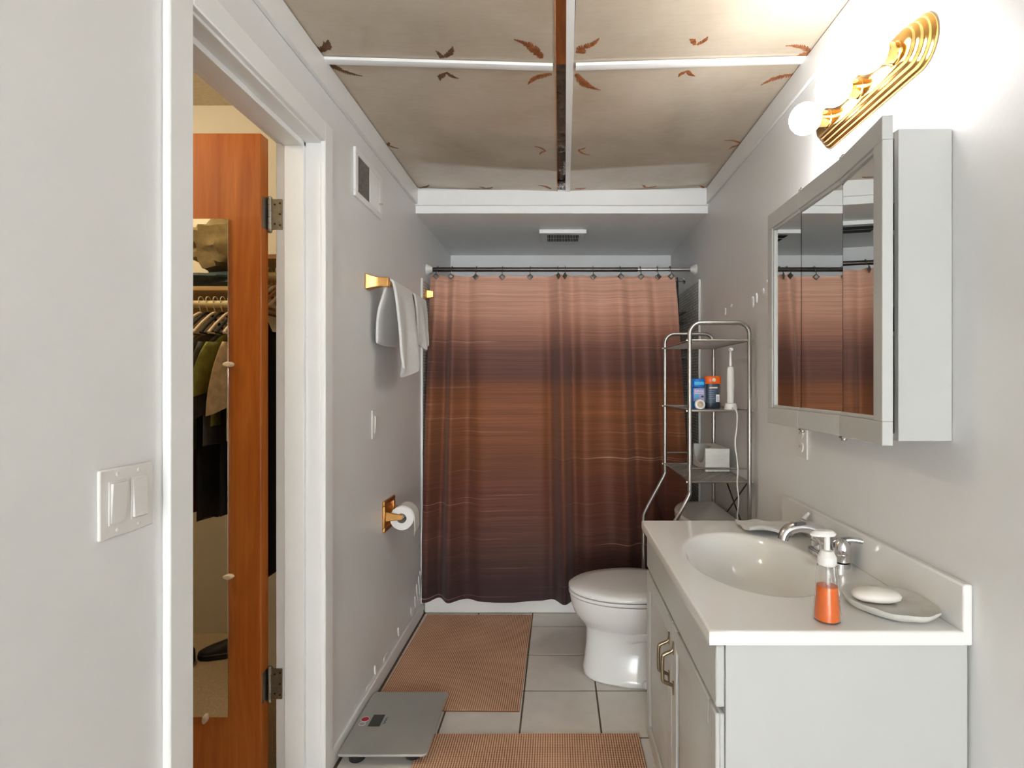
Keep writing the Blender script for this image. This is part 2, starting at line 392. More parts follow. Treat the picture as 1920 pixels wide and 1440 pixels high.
B(slotL(1.5),stripL(2.8)+.004,Y0,1.715,zc(0)+.012,zc(0)+.03).build('slot_board','joist',ce)
# what shows inside the slot: joist, black plastic, foil
B(-.09,slotL(1.5),Y0,2.82,zc(0)+.012,2.40).build('joist_board','joist',ce)
B(stripL(2.8)+.02,.16,Y0,2.82,zc(0)+.03,2.40).build('joist_board','joist',ce)
def polyf(u, v):
    x = -.012+.07*u; y = 1.72+1.02*v
    return (x, y, zc(0)+.022+.010*noise.noise((x*40,y*9,1))+.008*noise.noise((x*60,y*30,4)))
MB().grid(polyf, 10, 90).build('black_plastic_sheet','poly',ce,smooth=20)
def foilf(u, v):
    x = -.004+.05*u; y = 2.715+.105*v
    return (x, y, zc(0)+.012+.016*noise.noise((x*70,y*70,2))+.008*noise.noise((x*150,y*150,7)))
MB().grid(foilf, 16, 28).build('foil_wad','foil',ce,smooth=5)
# boards running round the top of the walls
def trim(n, mb, lab, bevel=.003, m='white'):
    o = struct(mb.build('trim_%d' % n, m, bevel=bevel)); o['label'] = lab; return o
trim(1, B(XL,XL+.016,Y0,2.812,2.178,2.262), 'white board along the top of the left wall')
trim(2, B(XR-.012,XR,Y0,2.812,2.178,2.262), 'white board along the top of the right wall')
trim(3, B(XL,XR,2.812,2.828,2.172,2.253), 'white board across the front of the tub soffit')
so = struct(B(XL,XR,2.828,YB,2.134,2.40).build('soffit','soffit',bevel=.002)); so['label'] = 'grey soffit lowered over the bathtub'
# doorway casing: jambs with stops and flat casings
cs = MB()
for ya, yb in ((DN-.072, DN-.006), (DF-.006, DF+.052)):
    cs.box(XL, XL+.016, ya, yb, 0, DH+.0595)
cs.box(XL, XL+.016, DN-.006, DF-.006, DH-.004, DH+.0595)
trim(4, cs, 'white flat casing around the closet doorway')
jb = MB()
jb.box(-.877,XL+.002,DF-.008,DF+.004,0,DH).box(-.877,XL+.002,DN-.004,DN+.008,0,DH).box(-.877,XL+.002,DN,DF,DH-.010,DH+.004)
jb.box(-.843,-.783,DF-.024,DF-.008,0,DH-.01).box(-.843,-.783,DN+.008,DN+.024,0,DH-.01).box(-.843,-.783,DN+.01,DF-.01,DH-.026,DH-.01)
trim(5, jb, 'white door jamb and stop lining the closet doorway', .002)
bb = struct(B(XL,XL+.011,1.755,2.957,0,.062).build('baseboard_left','white',bevel=.003)); bb['label'] = 'worn white baseboard under the left wall'
br_ = struct(B(XR-.011,XR,1.85,2.957,0,.062).build('baseboard_right','white',bevel=.003)); br_['label'] = 'white baseboard behind the toilet'
# peeling paint above the left baseboard, paint chips on the right wall
def flake(parent, y, z, ln, wd, seed, m='white', x=XL, sgn=1, tilt=0, th=.003):
    pts = []
    for i in range(10):
        a = 2*PI*i/10; r = 1+.35*noise.noise((math.cos(a)*2+seed, math.sin(a)*2, seed*3.1))
        du = wd*.5*r*math.cos(a); dv = ln*.5*r*math.sin(a)
        pts.append((y+du*math.cos(tilt)-dv*math.sin(tilt), z+du*math.sin(tilt)+dv*math.cos(tilt)))
    ri = [[(x, p[0], p[1]) for p in pts], [(x+sgn*(th+th*abs(math.sin(3*i+seed))), y+(p[0]-y)*.8, z+(p[1]-z)*.8) for i, p in enumerate(pts)]]
    MB().loft(ri).build('paint_flake', m, parent, smooth=20)
for i in range(9):
    y = 1.98+.115*i+.05*random.random()
    flake(wl, y, .066+.012*random.random(), .012+.02*random.random(), .04+.05*random.random(), i+1, 'wall', tilt=-.3+.6*random.random(), th=.0012)
for y, z, ln, wd in ((2.86,.155,.12,.03),(2.90,.17,.13,.022),(2.82,.12,.07,.025),(2.925,.2,.1,.015),(2.74,.10,.05,.02),(2.52,.1,.05,.02),(2.2,.09,.05,.02)):
    flake(wl, y, z, ln, wd, y*7, 'white', tilt=.25)
for y, z, ln, wd in ((2.527,1.585,.035,.012),(2.44,1.60,.014,.02),(2.17,1.575,.05,.02),(2.13,1.585,.04,.012),(2.06,1.60,.022,.012),(2.02,1.63,.01,.008)):
    flake(wr, y, z, ln, wd, y*5, 'inkw', x=XR, sgn=-1)
# tub surround: mosaic with a white edge strip
for nm, mb, lab in (('wall_tile_left', B(XL,XL+.008,2.95,YB,.38,1.815), 'grey mosaic tile on the left wall of the tub'),
                ('wall_tile_right', B(XR-.008,XR,2.985,YB,.38,1.815), 'grey mosaic tile on the right wall of the tub'),
                ('wall_tile_back', B(XL+.008,XR-.008,YB-.008,YB,.38,1.815), 'grey mosaic tile on the back wall of the tub')):
    o = struct(mb.build(nm,'mosaic')); o['label'] = lab
trim(6, B(XL,XL+.011,2.935,2.95,.062,1.82), 'white edge strip beside the left tub tile', .002)
trim(7, B(XR-.011,XR,2.972,2.985,.062,1.82), 'white edge strip beside the right tub tile', .002)

# fern sprays on the ceiling panels
def ceil_pt(px, py):
    z = 2.25
    for _ in range(6):
        Y = F*(z-CH)/(VY-py); X = (px-VX)*Y/F; z = zc(X)
    return X, Y
def fern(p0, p1, wid, m, bend=.12):
    a = Vector(ceil_pt(*p0)); b = Vector(ceil_pt(*p1)); d = b-a; L = d.length; t = d/L; nrm = Vector((-t.y, t.x))
    N = max(8, int(L/.0065)); mid = []; mb = MB()
    for i in range(N+1):
        s = i/N; mid.append(a+d*s+nrm*bend*L*math.sin(PI*s))
    def pt(q, dz=.0012): return (q.x, q.y, zc(q.x)-dz)
    for i in range(N):
        s = i/N; wv = .82*wid*(math.sin(PI*min(1,(s+.18)/1.18))**.8)*(1-.55*s)
        c0 = mid[i]; c1 = mid[i+1]
        for sg in (1, -1):
            tip = c0+nrm*sg*wv*(.75+.5*random.random())+t*wv*.7
            q = [c0, c1, tip+t*.0035, tip]
            mb.add([pt(v) for v in q]+[pt(v, .0) for v in q], [(0,1,2,3),(4,7,6,5),(0,4,5,1),(1,5,6,2),(2,6,7,3),(3,7,4,0)])
    X, Y = a
    pl = pnl[(0 if X < 0 else 1) + (0 if Y > 1.70 else 2)]
    mb.build('fern_spray', m, pl, smooth=10)
def zA(x, y): return (520+x/3.31, y/3.31)
def zB(x, y): return (1050+x/3.254, y/3.254)
for p, q, wd in (((255,322),(312,245),.02),((250,328),(285,255),.014),((300,388),(528,470),.016),((305,388),(400,425),.02),((1020,362),(980,315),.010),((1022,360),(1085,285),.014),((1045,450),(1012,500),.014),
                 ((1045,448),(1125,485),.010),((1650,360),(1468,245),.022),((1650,350),(1560,310),.018),((1702,455),(1555,525),.016),((672,893),(750,920),.007),((672,905),(690,882),.012),
                 ((1665,935),(1595,908),.008),((1665,935),(1630,960),.007),((880,1168),(940,1146),.014),((1295,1170),(1252,1160),.012),((1295,1170),(1335,1160),.012),((1700,1172),(1620,1150),.014)):
    fern(zA(*p), zA(*q), wd, 'fern2' if p[0] < 1500 else 'fern')
for p, q, wd in (((100,300),(240,230),.015),((95,320),(150,300),.02),((828,272),(790,240),.012),((835,275),(900,222),.011),((1535,320),(1375,280),.014),((1530,330),(1440,345),.016),((95,450),(248,548),.02),
                 ((775,430),(725,470),.010),((775,430),(825,462),.011),((1435,450),(1225,520),.018),((110,915),(185,945),.009),((110,915),(155,898),.007),((1103,872),(1005,857),.009),
                 ((1105,880),(1030,912),.009),((520,1145),(498,1128),.010),((520,1145),(590,1134),.012),((90,1152),(160,1146),.012),((880,1150),(845,1132),.012)):
    fern(zB(*p), zB(*q), wd, 'fern')

# ------------------------------------------------------------------ walk-in closet beyond the doorway
CX0 = -2.45; CY0 = .58; CY1 = 2.33; CZ = 2.44
def st(nm, mb, m, lab): o = struct(mb.build(nm, m)); o['label'] = lab; return o
st('wall_closet_near', B(CX0,-.865,CY0-.08,CY0,0,CZ+.06), 'cream', 'cream closet wall behind the hanging clothes')
st('wall_closet_far', B(CX0,-.865,CY1,CY1+.08,0,CZ+.06), 'cream', 'cream closet wall behind the open door')
st('wall_closet_side', B(CX0-.08,CX0,CY0-.08,CY1+.08,0,CZ+.06), 'cream', 'cream closet side wall')
st('wall_closet_doorway', MB().box(-.872,-.866,CY0,DN-.004,0,CZ).box(-.872,-.866,DF+.004,CY1,0,CZ).box(-.872,-.866,DN-.004,DF+.004,DH+.004,CZ), 'cream', 'cream paint on the closet side of the doorway wall')
st('ceiling_closet', B(CX0,-.865,CY0,CY1,CZ,CZ+.06), 'popcorn', 'rough textured beige closet ceiling')
st('floor_closet', B(CX0,-.865,CY0,CY1,-.06,0), 'carpet', 'beige carpet in the closet')
t = thing('ceiling_lamp', (-1.85,1.25,CZ-.11), 'globe ceiling lamp lighting the closet', 'lamp')
MB().lathe([(.055,CZ-.001),(.055,CZ-.02),(.03,CZ-.03)], (-1.85,1.25,0)).build('base','white',t)
MB().lathe([(.0,CZ-.155)]+[(.06*math.sin(PI*i/12),CZ-.095-.06*math.cos(PI*i/12)) for i in range(1,12)]+[(.0,CZ-.035)], (-1.85,1.25,0), cap=False).build('globe','cbulb',t)
def closet_shelf(y0, y1, ypole, lab1, lab2, dz=0):
    t = thing('closet_shelf', (-1.7,(y0+y1)/2,1.715+dz), lab1, 'shelf')
    B(CX0,-.875,y0,y1,1.715+dz,1.733+dz).build('board','shelfwood',t,bevel=.002)
    wall_y = CY0 if y0 < 1 else CY1
    B(CX0,-.875,*(sorted((wall_y, wall_y+(.018 if wall_y == CY0 else -.018)))),1.64+dz,1.714+dz).build('cleat','shelfwood',t,bevel=.002)
    tag(MB().tube([(CX0,ypole,1.655+dz),(-.874,ypole,1.655+dz)], .0165, 14).build('closet_rod','poles',loc=(-1.6,ypole,1.64+dz)), lab2, 'rod')
closet_shelf(CY0, .91, .90, 'wooden shelf above the clothes seen in the door mirror', 'wooden rod holding the clothes seen in the door mirror', -.056)
closet_shelf(2.03, CY1, 2.06, 'wooden shelf in the closet behind the door', 'wooden rod in the closet behind the door')
def hanger(x, y, zr, m, lab, grp, wid=.2, yaw=0):
    t = thing('clothes_hanger', (x,y,zr-.16), lab, 'hanger', grp)
    hook = [(x,y+.017*math.cos(a),zr+.017*math.sin(a)) for a in [PI*(1.1-1.25*i/10) for i in range(11)]]+[(x,y+.012,zr-.03),(x,y,zr-.055)]
    MB().tube(hook,.0022,6).rot((x,y,0),yaw).build('hook','wire',t)
    pts = smooth_path([(x,y-wid,zr-.155),(x,y-wid*.5,zr-.095),(x,y,zr-.055),(x,y+wid*.5,zr-.095),(x,y+wid,zr-.155)],5)
    MB().tube(pts,.006,8).tube([(x,y-wid,zr-.155),(x,y+wid,zr-.155)],.004,6).rot((x,y,0),yaw).build('arms',m,t)
    return t
def garment(name, x, y, ztop, ln, wid, m, lab, sleeve=.2, thick=.028, yaw=0, flare=1.0, seed=0, grp=None, hw_bot=None):
    """garment hanging in the plane of the hanger (normal to X)"""
    t = thing(name, (x,y,ztop-ln), lab, 'clothes', grp)
    rings = []
    for i in range(15):
        s = i/14; z = ztop-ln*s
        hw = wid*(.28+.72*min(1,s*7)**.6)*(1+(flare-1)*s) if i else wid*.2
        r = []
        for j in range(20):
            a = 2*PI*j/20; c = math.cos(a); sn = math.sin(a)
            th = thick*(.55+.5*s)*(1+.5*noise.noise((c*2+seed,s*2,seed)))
            r.append((x+th*sn+.003*noise.noise((c*3,s*3+seed,2)), y+hw*c, z+(.03*abs(c) if i == 0 else 0)-.02*s*noise.noise((c*2,seed,5))))
        rings.append(r)
    MB().loft(rings).rot((x,y,0),yaw).build('body',m,t,smooth=80)
    if sleeve:
        for sg in (-1,1):
            p0 = Vector((x,y+sg*wid*.86,ztop-.045)); p1 = Vector((x,y+sg*(wid+.05),ztop-.05-sleeve*.45)); p2 = Vector((x,y+sg*(wid+.055),ztop-.05-sleeve))
            rr = []
            for i in range(9):
                s = i/8; p = (1-s)**2*p0+2*s*(1-s)*p1+s*s*p2; w_ = .055+.025*s
                rr.append([(p.x+.0125*math.sin(2*PI*j/14)*(1+.25*noise.noise((j*.8,s*3,seed))), p.y+w_*math.cos(2*PI*j/14), p.z+(.02*math.cos(2*PI*j/14)*sg*(-1) if i == 8 else 0)) for j in range(14)])
            MB().loft(rr).rot((x,y,0),yaw).build('sleeve',m,t,smooth=80)
    return t
ZR = 1.655+.0165
for i, (x, m, nm, ln, wd, sl, ztop, lab, hl) in enumerate((
      (-1.668,'c_green','shirt',.66,.15,0,1.50,'olive green long garment hanging at the closet side','ivory hanger holding the long olive garment'),
      (-1.636,'c_red','shirt',.76,.14,0,1.50,'dark red garment hanging between the clothes in the mirror','black hanger holding the dark red garment'),
      (-1.604,'c_taupe','shirt',.52,.19,.24,1.53,'taupe grey shirt hanging left of the others in the door mirror','ivory hanger holding the taupe shirt'),
      (-1.572,'c_black','trousers',.80,.17,0,1.52,'long black trousers hanging beside the taupe shirt','black hanger holding trousers by the taupe shirt'),
      (-1.540,'c_slate','shirt',.50,.18,.30,1.53,'slate grey shirt hanging in the middle of the clothes','ivory hanger holding the slate shirt'),
      (-1.508,'c_green','shirt',.42,.18,.20,1.53,'olive green shirt hanging beside the slate shirt','black hanger holding the olive green shirt'),
      (-1.476,'c_black','trousers',.78,.17,0,1.52,'long black trousers hanging beside the olive green shirt','ivory hanger holding trousers by the olive shirt'),
      (-1.444,'c_beige','shirt',.48,.18,.27,1.53,'beige shirt with a wide sleeve hanging near the mirror edge','black hanger holding the beige shirt'),
      (-1.412,'c_black','trousers',.76,.16,0,1.52,'long black trousers hanging nearest the doorway','ivory hanger holding trousers nearest the doorway'))):
    x += .095; ztop -= .066; ln -= .03
    hanger(x, .90, ZR-.056, 'black' if i % 2 else 'ivory', hl, 'hangers on the closet rod', .15)
    garment(nm, x, .90, ztop, ln, wd, m, lab, sl, .0125, 0, 1.03, i+1, 'clothes on the closet rod')
for i in range(5):
    x = -1.0-.03*i
    hanger(x, 2.06, ZR, ['ivory','rawedge','ivory','wire','rawedge'][i], 'hanger on the rod behind the door, %s from the jamb' % ['first','second','third','fourth','fifth'][i], 'hangers behind the door', .18, 0)
for i in range(3):
    garment('shirt', -1.135-.035*i, 2.06, 1.50, 1.0-.2*(i % 2), .17, ['c_black','c_slate','c_olive'][i], ['long black garment hanging behind the open door','slate grey garment hanging behind the open door','olive garment hanging behind the open door'][i], .3, .014, 0, 1.02, 30+i, 'clothes behind the door')
def lump(name, cx, cy, z0, rx, ry, rz, m, lab, cat, seed, amp=.35):
    rings = []
    for i in range(19):
        ph = PI*(i+.02)/18.04; r = []
        for j in range(30):
            a = 2*PI*j/30; d = Vector((math.sin(ph)*math.cos(a),math.sin(ph)*math.sin(a),-math.cos(ph)))
            k = 1+amp*noise.noise(d*2.2+Vector((seed,0,0)))+amp*.4*noise.noise(d*6+Vector((0,seed,0)))
            p = d*k; r.append((cx+rx*p.x, cy+ry*p.y, max(z0, z0+rz*(.92+p.z))))
        rings.append(r)
    return tag(MB().loft(rings).build(name,m,loc=(cx,cy,z0),smooth=35),lab,cat)
lump('folded_jacket', -1.50,.75,1.772,.24,.12,.13,'c_olive','olive brown folded jacket on the closet shelf','jacket',3.3)
lump('folded_sweater', -1.55,.75,1.677,.28,.13,.045,'c_navy','dark teal folded sweater under the jacket on the shelf','clothes',8.1,.3)
def shoe(x, y, rz, lab):
    t = thing('shoe', (x,y,0), lab, 'shoe', 'pair of shoes on the closet carpet')
    sec = [(-.14,.035,.075),(-.12,.040,.088),(-.06,.038,.098),(0,.040,.085),(.05,.045,.068),(.10,.046,.052),(.135,.036,.038),(.15,.018,.03)]
    up = MB().loft([[(x+w*math.cos(PI*j/10),y+d,.022+(h-.022)*math.sin(PI*j/10)) for j in range(11)] for d,w,h in sec]).rot((x,y,0),rz)
    up.build('upper','shoe',t,smooth=60)
    ol = [(x+(w+.004)*s, y+d) for s, lst in ((1,sec),(-1,sec[::-1])) for d,w,h in lst]
    MB().prism(ol,.001,.026).rot((x,y,0),rz).build('sole','black',t,bevel=.004)
    MB().lathe([(.032,0),(.038,.006),(.026,.012)],(x,y-.085,.088),n=16).rot((x,y,0),rz).build('collar','black',t)
shoe(-1.49,.78,1.30,'black shoe beside the other, nearer the closet door mirror edge')
shoe(-1.75,.93,1.2,'black shoe nearer the closet side wall')

# ------------------------------------------------------------------ closet door, opened into the closet
HX, HY = -.903, 1.655
dr = thing('door_1', (HX,HY,0), 'orange stained wooden closet door standing open', None, kind='structure')
B(-1.513,HX,HY,HY+.043,.012,2.012).build('slab','door',dr,bevel=.003)
for zc_ in (1.775, .318):
    h = MB().box(HX,HX+.0018,HY+.006,HY+.043,zc_-.047,zc_+.047).build('hinge','hinge',dr)
    tag(h,'worn grey steel hinge')
    kx, ky = HX+.013, HY+.049
    MB().box(HX,kx,HY+.041,HY+.044,zc_-.047,zc_+.047).box(kx,kx+.034,DF-.0125,DF-.0085,zc_-.047,zc_+.047).build('hinge_leaf','hinge',h)
    for q in range(5):
        MB().lathe([(.0058,zc_-.047+.0188*q+.0006),(.0058,zc_-.047+.0188*(q+1)-.0006)],(kx-.004,ky-.016,0),n=12).build('hinge_knuckle','steel',h)
    MB().lathe([(.004,zc_-.058),(.007,zc_-.054),(.006,zc_-.047)],(kx-.004,ky-.016,0),n=12).lathe([(.006,zc_+.047),(.007,zc_+.052),(.004,zc_+.055)],(kx-.004,ky-.016,0),n=12).build('hinge_pin','steel',h)
    for dx, dz in ((.012,.03),(.028,0),(.012,-.03),(.028,.034),(.028,-.034)):
        MB().lathe([(.003,0),(.003,-.0012)],(kx+dx,DF-.0125,zc_+dz),(0,1,0),10).build('screw','ink',h)
dm = thing('door_mirror', (-1.15,HY,.24), 'tall frameless mirror clipped to the open closet door', 'mirror')
B(-1.305,-1.0,HY-.006,HY-.001,.238,1.75).build('glass','mirrorw',dm,bevel=.0008,segs=1)
def clip(x, z, ang):
    MB().loft([[(x+.014*sc_*math.cos(2*PI*j/14)*(1.25 if math.cos(2*PI*j/14) < 0 else 1),HY-d,z+.008*sc_*math.sin(2*PI*j/14)) for j in range(14)] for d,sc_ in ((.0005,1),(.010,1),(.013,.7))]).rot((x,HY,z),ang,'Y').build('mirror_clip','ivory',dm)
clip(-.997,1.308,0); clip(-.997,.664,0); clip(-1.068,.236,-1.3)

# ------------------------------------------------------------------ left wall fittings
def plate(nm, y0, y1, z0, z1, lab, gang):
    t = thing(nm, (XL,(y0+y1)/2,z0), lab, 'light switch')
    B(XL,XL+.006,y0,y1,z0,z1).build('plate','plastic',t,bevel=.003)
    n = gang; yc = (y0+y1)/2; zc2 = (z0+z1)/2
    for k in range(n):
        c = yc+(k-(n-1)/2)*.046
        B(XL+.006,XL+.0075,c-.0185,c+.0185,zc2-.036,zc2+.036).build('surround','plastic',t,bevel=.0006,segs=1)
        s = 1 if k else -1
        q = MB().loft([[(XL+.0076,c-.0155,zc2-.033),(XL+.0076,c+.0155,zc2-.033),(XL+.0076,c+.0155,zc2+.033),(XL+.0076,c-.0155,zc2+.033)],
                       [(XL+.0105+.0016*s,c-.0155,zc2-.033),(XL+.0105+.0016*s,c+.0155,zc2-.033),(XL+.0105-.0016*s,c+.0155,zc2+.033),(XL+.0105-.0016*s,c-.0155,zc2+.033)]])
        q.build('rocker','plastic',t,bevel=.0008,segs=1)
        for zz in (z0+.011, z1-.011):
            MB().lathe([(.0034,.005),(.0034,.0068),(.002,.0074)],(XL,c,zz),(1,0,0),12).build('screw','plastic',t)
    return t
plate('light_switch', .871, .988, .995, 1.110, 'white double rocker switch plate by the closet casing', 2)
plate('light_switch', 2.155, 2.232, 1.028, 1.143, 'single white switch plate below the towels', 1)
# wall register
vt = thing('wall_register', (XL,2.11,1.93), 'white wall air register with dark open slats high on left wall', 'vent')
y0, y1, z0, z1 = 1.966, 2.262, 1.930, 2.108
fr = MB().box(XL,XL+.010,y0,y1,z0,z0+.022).box(XL,XL+.010,y0,y1,z1-.022,z1).box(XL,XL+.010,y0,y0+.026,z0+.022,z1-.022).box(XL,XL+.010,y1-.03,y1,z0+.022,z1-.022).box(XL,XL+.010,2.112,2.124,z0+.022,z1-.022)
fr.build('frame','white',vt,bevel=.002)
B(XL,XL+.0015,y0+.026,y1-.03,z0+.022,z1-.022).build('duct','dark',vt)
for i in range(9):
    y = y0+.034+i*.0135
    if y > 2.11: break
    MB().box(XL+.001,XL+.009,y-.0008,y+.0008,z0+.022,z1-.022).rot((XL+.005,y,0),.3).build('slat','slatdark',vt)
for i in range(8):
    y = 2.130+i*.0135
    if y > y1-.034: break
    MB().box(XL+.001,XL+.009,y-.0062,y+.0062,z0+.022,z1-.022).build('slat','white',vt,bevel=.0015)
MB().tube([(XL+.004,y1-.034,1.985),(XL+.022,y1-.03,1.985)],.003,8).build('lever','hinge',vt)
# towel bar, towels
BX, BZ = -.662, 1.642
tb = thing('towel_bar', (XL,2.37,BZ), 'gold towel bar holding the white cloths', 'towel bar')
def bracket(y, par, m='gold', n='bracket', z=BZ, x1=BX-.013):
    pl = [(y-.024,z-.03),(y+.024,z-.03),(y+.024,z+.03),(y-.024,z+.03)]
    MB().loft([[(XL+.001,a,b) for a,b in pl],[(XL+.006,a,b) for a,b in pl],[(XL+.03,y+(a-y)*.62,z+(b-z)*.75) for a,b in pl],[(x1-.012,y+(a-y)*.55,z+(b-z)*.62) for a,b in pl],[(x1+.022,y+(a-y)*.55,z+(b-z)*.62) for a,b in pl]]).build(n,m,par,bevel=.003)
bracket(2.105, tb); bracket(2.685, tb)
MB().tube([(BX,2.09,BZ),(BX,2.70,BZ)],.008,12).build('bar','gold',tb)
def drape(name, ya, yb, zf, zr, lab, seed, xf=.03, taper=0, xr=.03):
    """cloth hung over the bar: rear flap, top bend, front flap"""
    path = [(BX-xr, zr), (BX-xr*.9, (zr+BZ)/2), (BX-.020, BZ-.03)]
    path += [(BX+.0155*math.cos(a), BZ+.0155*math.sin(a)) for a in [PI-PI*i/8 for i in range(9)]]
    path += [(BX+.024, BZ-.05), (BX+xf, BZ-(BZ-zf)*.5), (BX+xf+.004, zf+.05), (BX+xf+.006, zf)]
    P = smooth_path([(a,0,b) for a,b in path], 3); n = len(P)
    def fn(u, v):
        p = P[min(n-1,int(round(v*(n-1))))]; d = max(0,(BZ-p.z)/.3)
        side = 1 if p.x > BX else .15
        y = ya+(yb-ya)*u+d*side*taper*(u-.2)
        fold = d*(.016*math.sin(u*9+seed)+.012*noise.noise((u*4,d*2,seed)))*side
        return (max(XL+.012, p.x+fold), y+.012*d*noise.noise((u*5,seed,d)), p.z+(.018*math.sin(u*6+seed*2)*d*side if v > .9 or v < .1 else 0))
    o = MB().grid(fn, 28, n).build(name,'towel',loc=(BX,(ya+yb)/2,zf),solid=.011,smooth=80,bevel=0)
    q = o.modifiers.new('subsurf','SUBSURF'); q.levels = 1; q.render_levels = 1
    return tag(o, lab, 'towel')
drape('hand_towel', 2.135, 2.40, 1.295, 1.405, 'long white towel over the gold bar near its front bracket', 1.2, .034, .05, .052)
drape('washcloth', 2.455, 2.655, 1.415, 1.48, 'short white washcloth over the far end of the gold bar', 3.9, .03, -.06)
gb = thing('shower_bracket', (XL+.008,3.03,1.74), 'small gold bracket on the tub tile beside the curtain', 'bracket')
MB().box(XL+.008,XL+.013,3.0,3.05,1.715,1.775).build('plate','gold',gb,bevel=.002)
MB().loft([[(XL+.013,3.008+a,1.722+b) for a,b in ((0,0),(.034,0),(.034,.046),(0,.046))],[(XL+.05,3.012+a,1.728+b) for a,b in ((0,0),(.026,0),(.026,.034),(0,.034))]]).build('arm','gold',gb,bevel=.002)
# toilet paper holder
th = thing('paper_holder', (XL,2.36,.62), 'gold recessed toilet paper holder on the left wall', 'paper holder')
pm = MB()
for k, (a, b, x0_, x1_) in enumerate(((.075,.072,0,.010),(.062,.060,.010,.014))):
    pass
y0, y1, z0, z1 = 2.290, 2.440, .620, .752
MB().box(XL,XL+.012,y0,y1,z0,z0+.02).box(XL,XL+.012,y0,y1,z1-.02,z1).box(XL,XL+.012,y0,y0+.02,z0+.02,z1-.02).box(XL,XL+.012,y1-.02,y1,z0+.02,z1-.02).build('frame','gold',th,bevel=.004)
B(XL,XL+.004,y0+.02,y1-.02,z0+.02,z1-.02).build('recess','gold',th)
for ya in (2.298, 2.420):
    MB().loft([[(XL+.011,ya+a,.686+b) for a,b in ((0,-.022),(.012,-.022),(.012,.022),(0,.022))],[(XL+.05,ya+a,.684+b) for a,b in ((0,-.014),(.012,-.014),(.012,.014),(0,.014))],[(XL+.083,ya+a,.682+b) for a,b in ((0,-.010),(.012,-.010),(.012,.010),(0,.010))]]).build('arm','gold',th,bevel=.003)
MB().tube([(XL+.075,2.305,.683),(XL+.075,2.425,.683)],.010,14).build('roller','plastic',th)
tr = thing('toilet_roll', (XL+.075,2.36,.636), 'white toilet paper roll hanging in the gold holder', 'toilet paper')
rx, rz = XL+.075, .676
MB().lathe([(.021,2.314),(.049,2.314),(.051,2.316),(.051,2.414),(.049,2.416),(.021,2.416),(.0205,2.315)],(rx,0,rz),(0,1,0),40,cap=False).build('roll','paper',tr)
sp_ = [(rx+.0515*math.cos(a),rz+.0515*math.sin(a)) for a in [1.9-1.9*i/10 for i in range(11)]]+[(rx+.0525,rz-.02),(rx+.055,rz-.05),(rx+.053,rz-.075)]
MB().grid(lambda u,v: (sp_[int(round(v*13))][0],2.316+.098*u,sp_[int(round(v*13))][1]+(.012*u if v > .95 else 0)),6,14).build('loose_sheet','paper',tr,solid=.0006)

# ------------------------------------------------------------------ tub, rod, curtain
tu = thing('bathtub', (.02,3.35,0), 'white bathtub behind the brown shower curtain', 'bathtub')
o1 = rrect(XL+.002,XR-.002,2.958,YB-.001,.006,2); o2 = rrect(XL+.002,XR-.002,2.955,YB-.001,.012,2)
def ins(d, r, dz): return [(a,b,dz) for a,b in rrect(XL+.07+d,XR-.07-d,3.03+d,YB-.07-d,r,8)]
ou = [(a,b) for a,b in rrect(XL+.009,XR-.009,2.958,YB-.009,.02,8)]
MB().loft([[(a,b,0) for a,b in ou],[(a,b,.36) for a,b in ou],[(a,b,.392) for a,b in ou],ins(-.01,.12,.398),ins(0,.12,.39),ins(.02,.12,.25),ins(.06,.11,.12),ins(.12,.08,.085)]).build('tub_body','tub',tu,bevel=.006,smooth=50)
RY, RZ = 3.07, 1.893
rd = thing('curtain_rod', (.02,RY,RZ), 'grey tension rod across the tub', 'curtain rod')
MB().tube([(XL+.02,RY,RZ),(.45,RY,RZ)],.0125,16).build('outer_tube','rod',rd)
MB().tube([(.45,RY,RZ+.0005),(XR-.02,RY,RZ+.0005)],.0105,16).build('inner_tube','steel',rd)
for x, s in ((XL,1),(XR,-1)):
    MB().lathe([(.030,.0),(.031,.006),(.024,.016),(.017,.028),(.015,.034)],(x,RY,RZ),(s,0,0),24).build('end_cap','plastic',rd)
FOLDS = [(-.675,.040,.026),(-.625,-.03,.022),(-.575,.040,.022),(-.505,-.034,.030),(-.40,.012,.05),(-.20,-.008,.09),(-.062,-.030,.026),(.008,.066,.030),(.080,-.030,.026),(.13,.030,.045),(.235,-.020,.045),(.335,.036,.035),(.40,-.034,.03),(.475,.020,.03),(.535,-.032,.028),(.605,.034,.026),(.65,.02,.026)]
XT0, XT1, XB0, XB1 = -.715, .652, -.722, .715
HOOKX = [ (820-VX), (847-VX), (893-VX), (942-VX), (994-VX), (1046-VX), (1060-VX), (1112-VX), (1163-VX), (1201-VX), (1233-VX), (1257-VX)]
HOOKX = [h*3.055/F for h in HOOKX]
def curt(u, v):
    """u across, v from top (0) to bottom (1)"""
    xt = XT0+(XT1-XT0)*u; xb = XB0+(XB1-XB0)*u; x = xt+(xb-xt)*v**.7
    xn = xt
    g = .45+.75*min(1,v*3)-.25*max(0,v-.6)
    d = 0
    for fx, a, wd in FOLDS:
        wv = wd*(1+.5*v); q = (xn+.02*v*math.sin(fx*17)-fx)/wv
        d += a*g*math.exp(-q*q)
    d += .006*math.sin(xn*26+v*2.2)*v+.010*noise.noise((xn*5,v*2.5,3.1))+.004*noise.noise((xn*14,v*5,8.1))
    near = min(abs(xn-h) for h in HOOKX)
    sag = .010*min(1,near/.03)*max(0,1-v*12)
    ybase = 3.052-(3.052-2.915)*min(1,v/.82)**.9
    z = 1.862-sag-(1.862-.083)*v
    if v > .97: z += .008*math.sin(xn*9+1)
    return (max(XL+.014,x), min(ybase-d, 2.945 if v > .8 else 9), z)
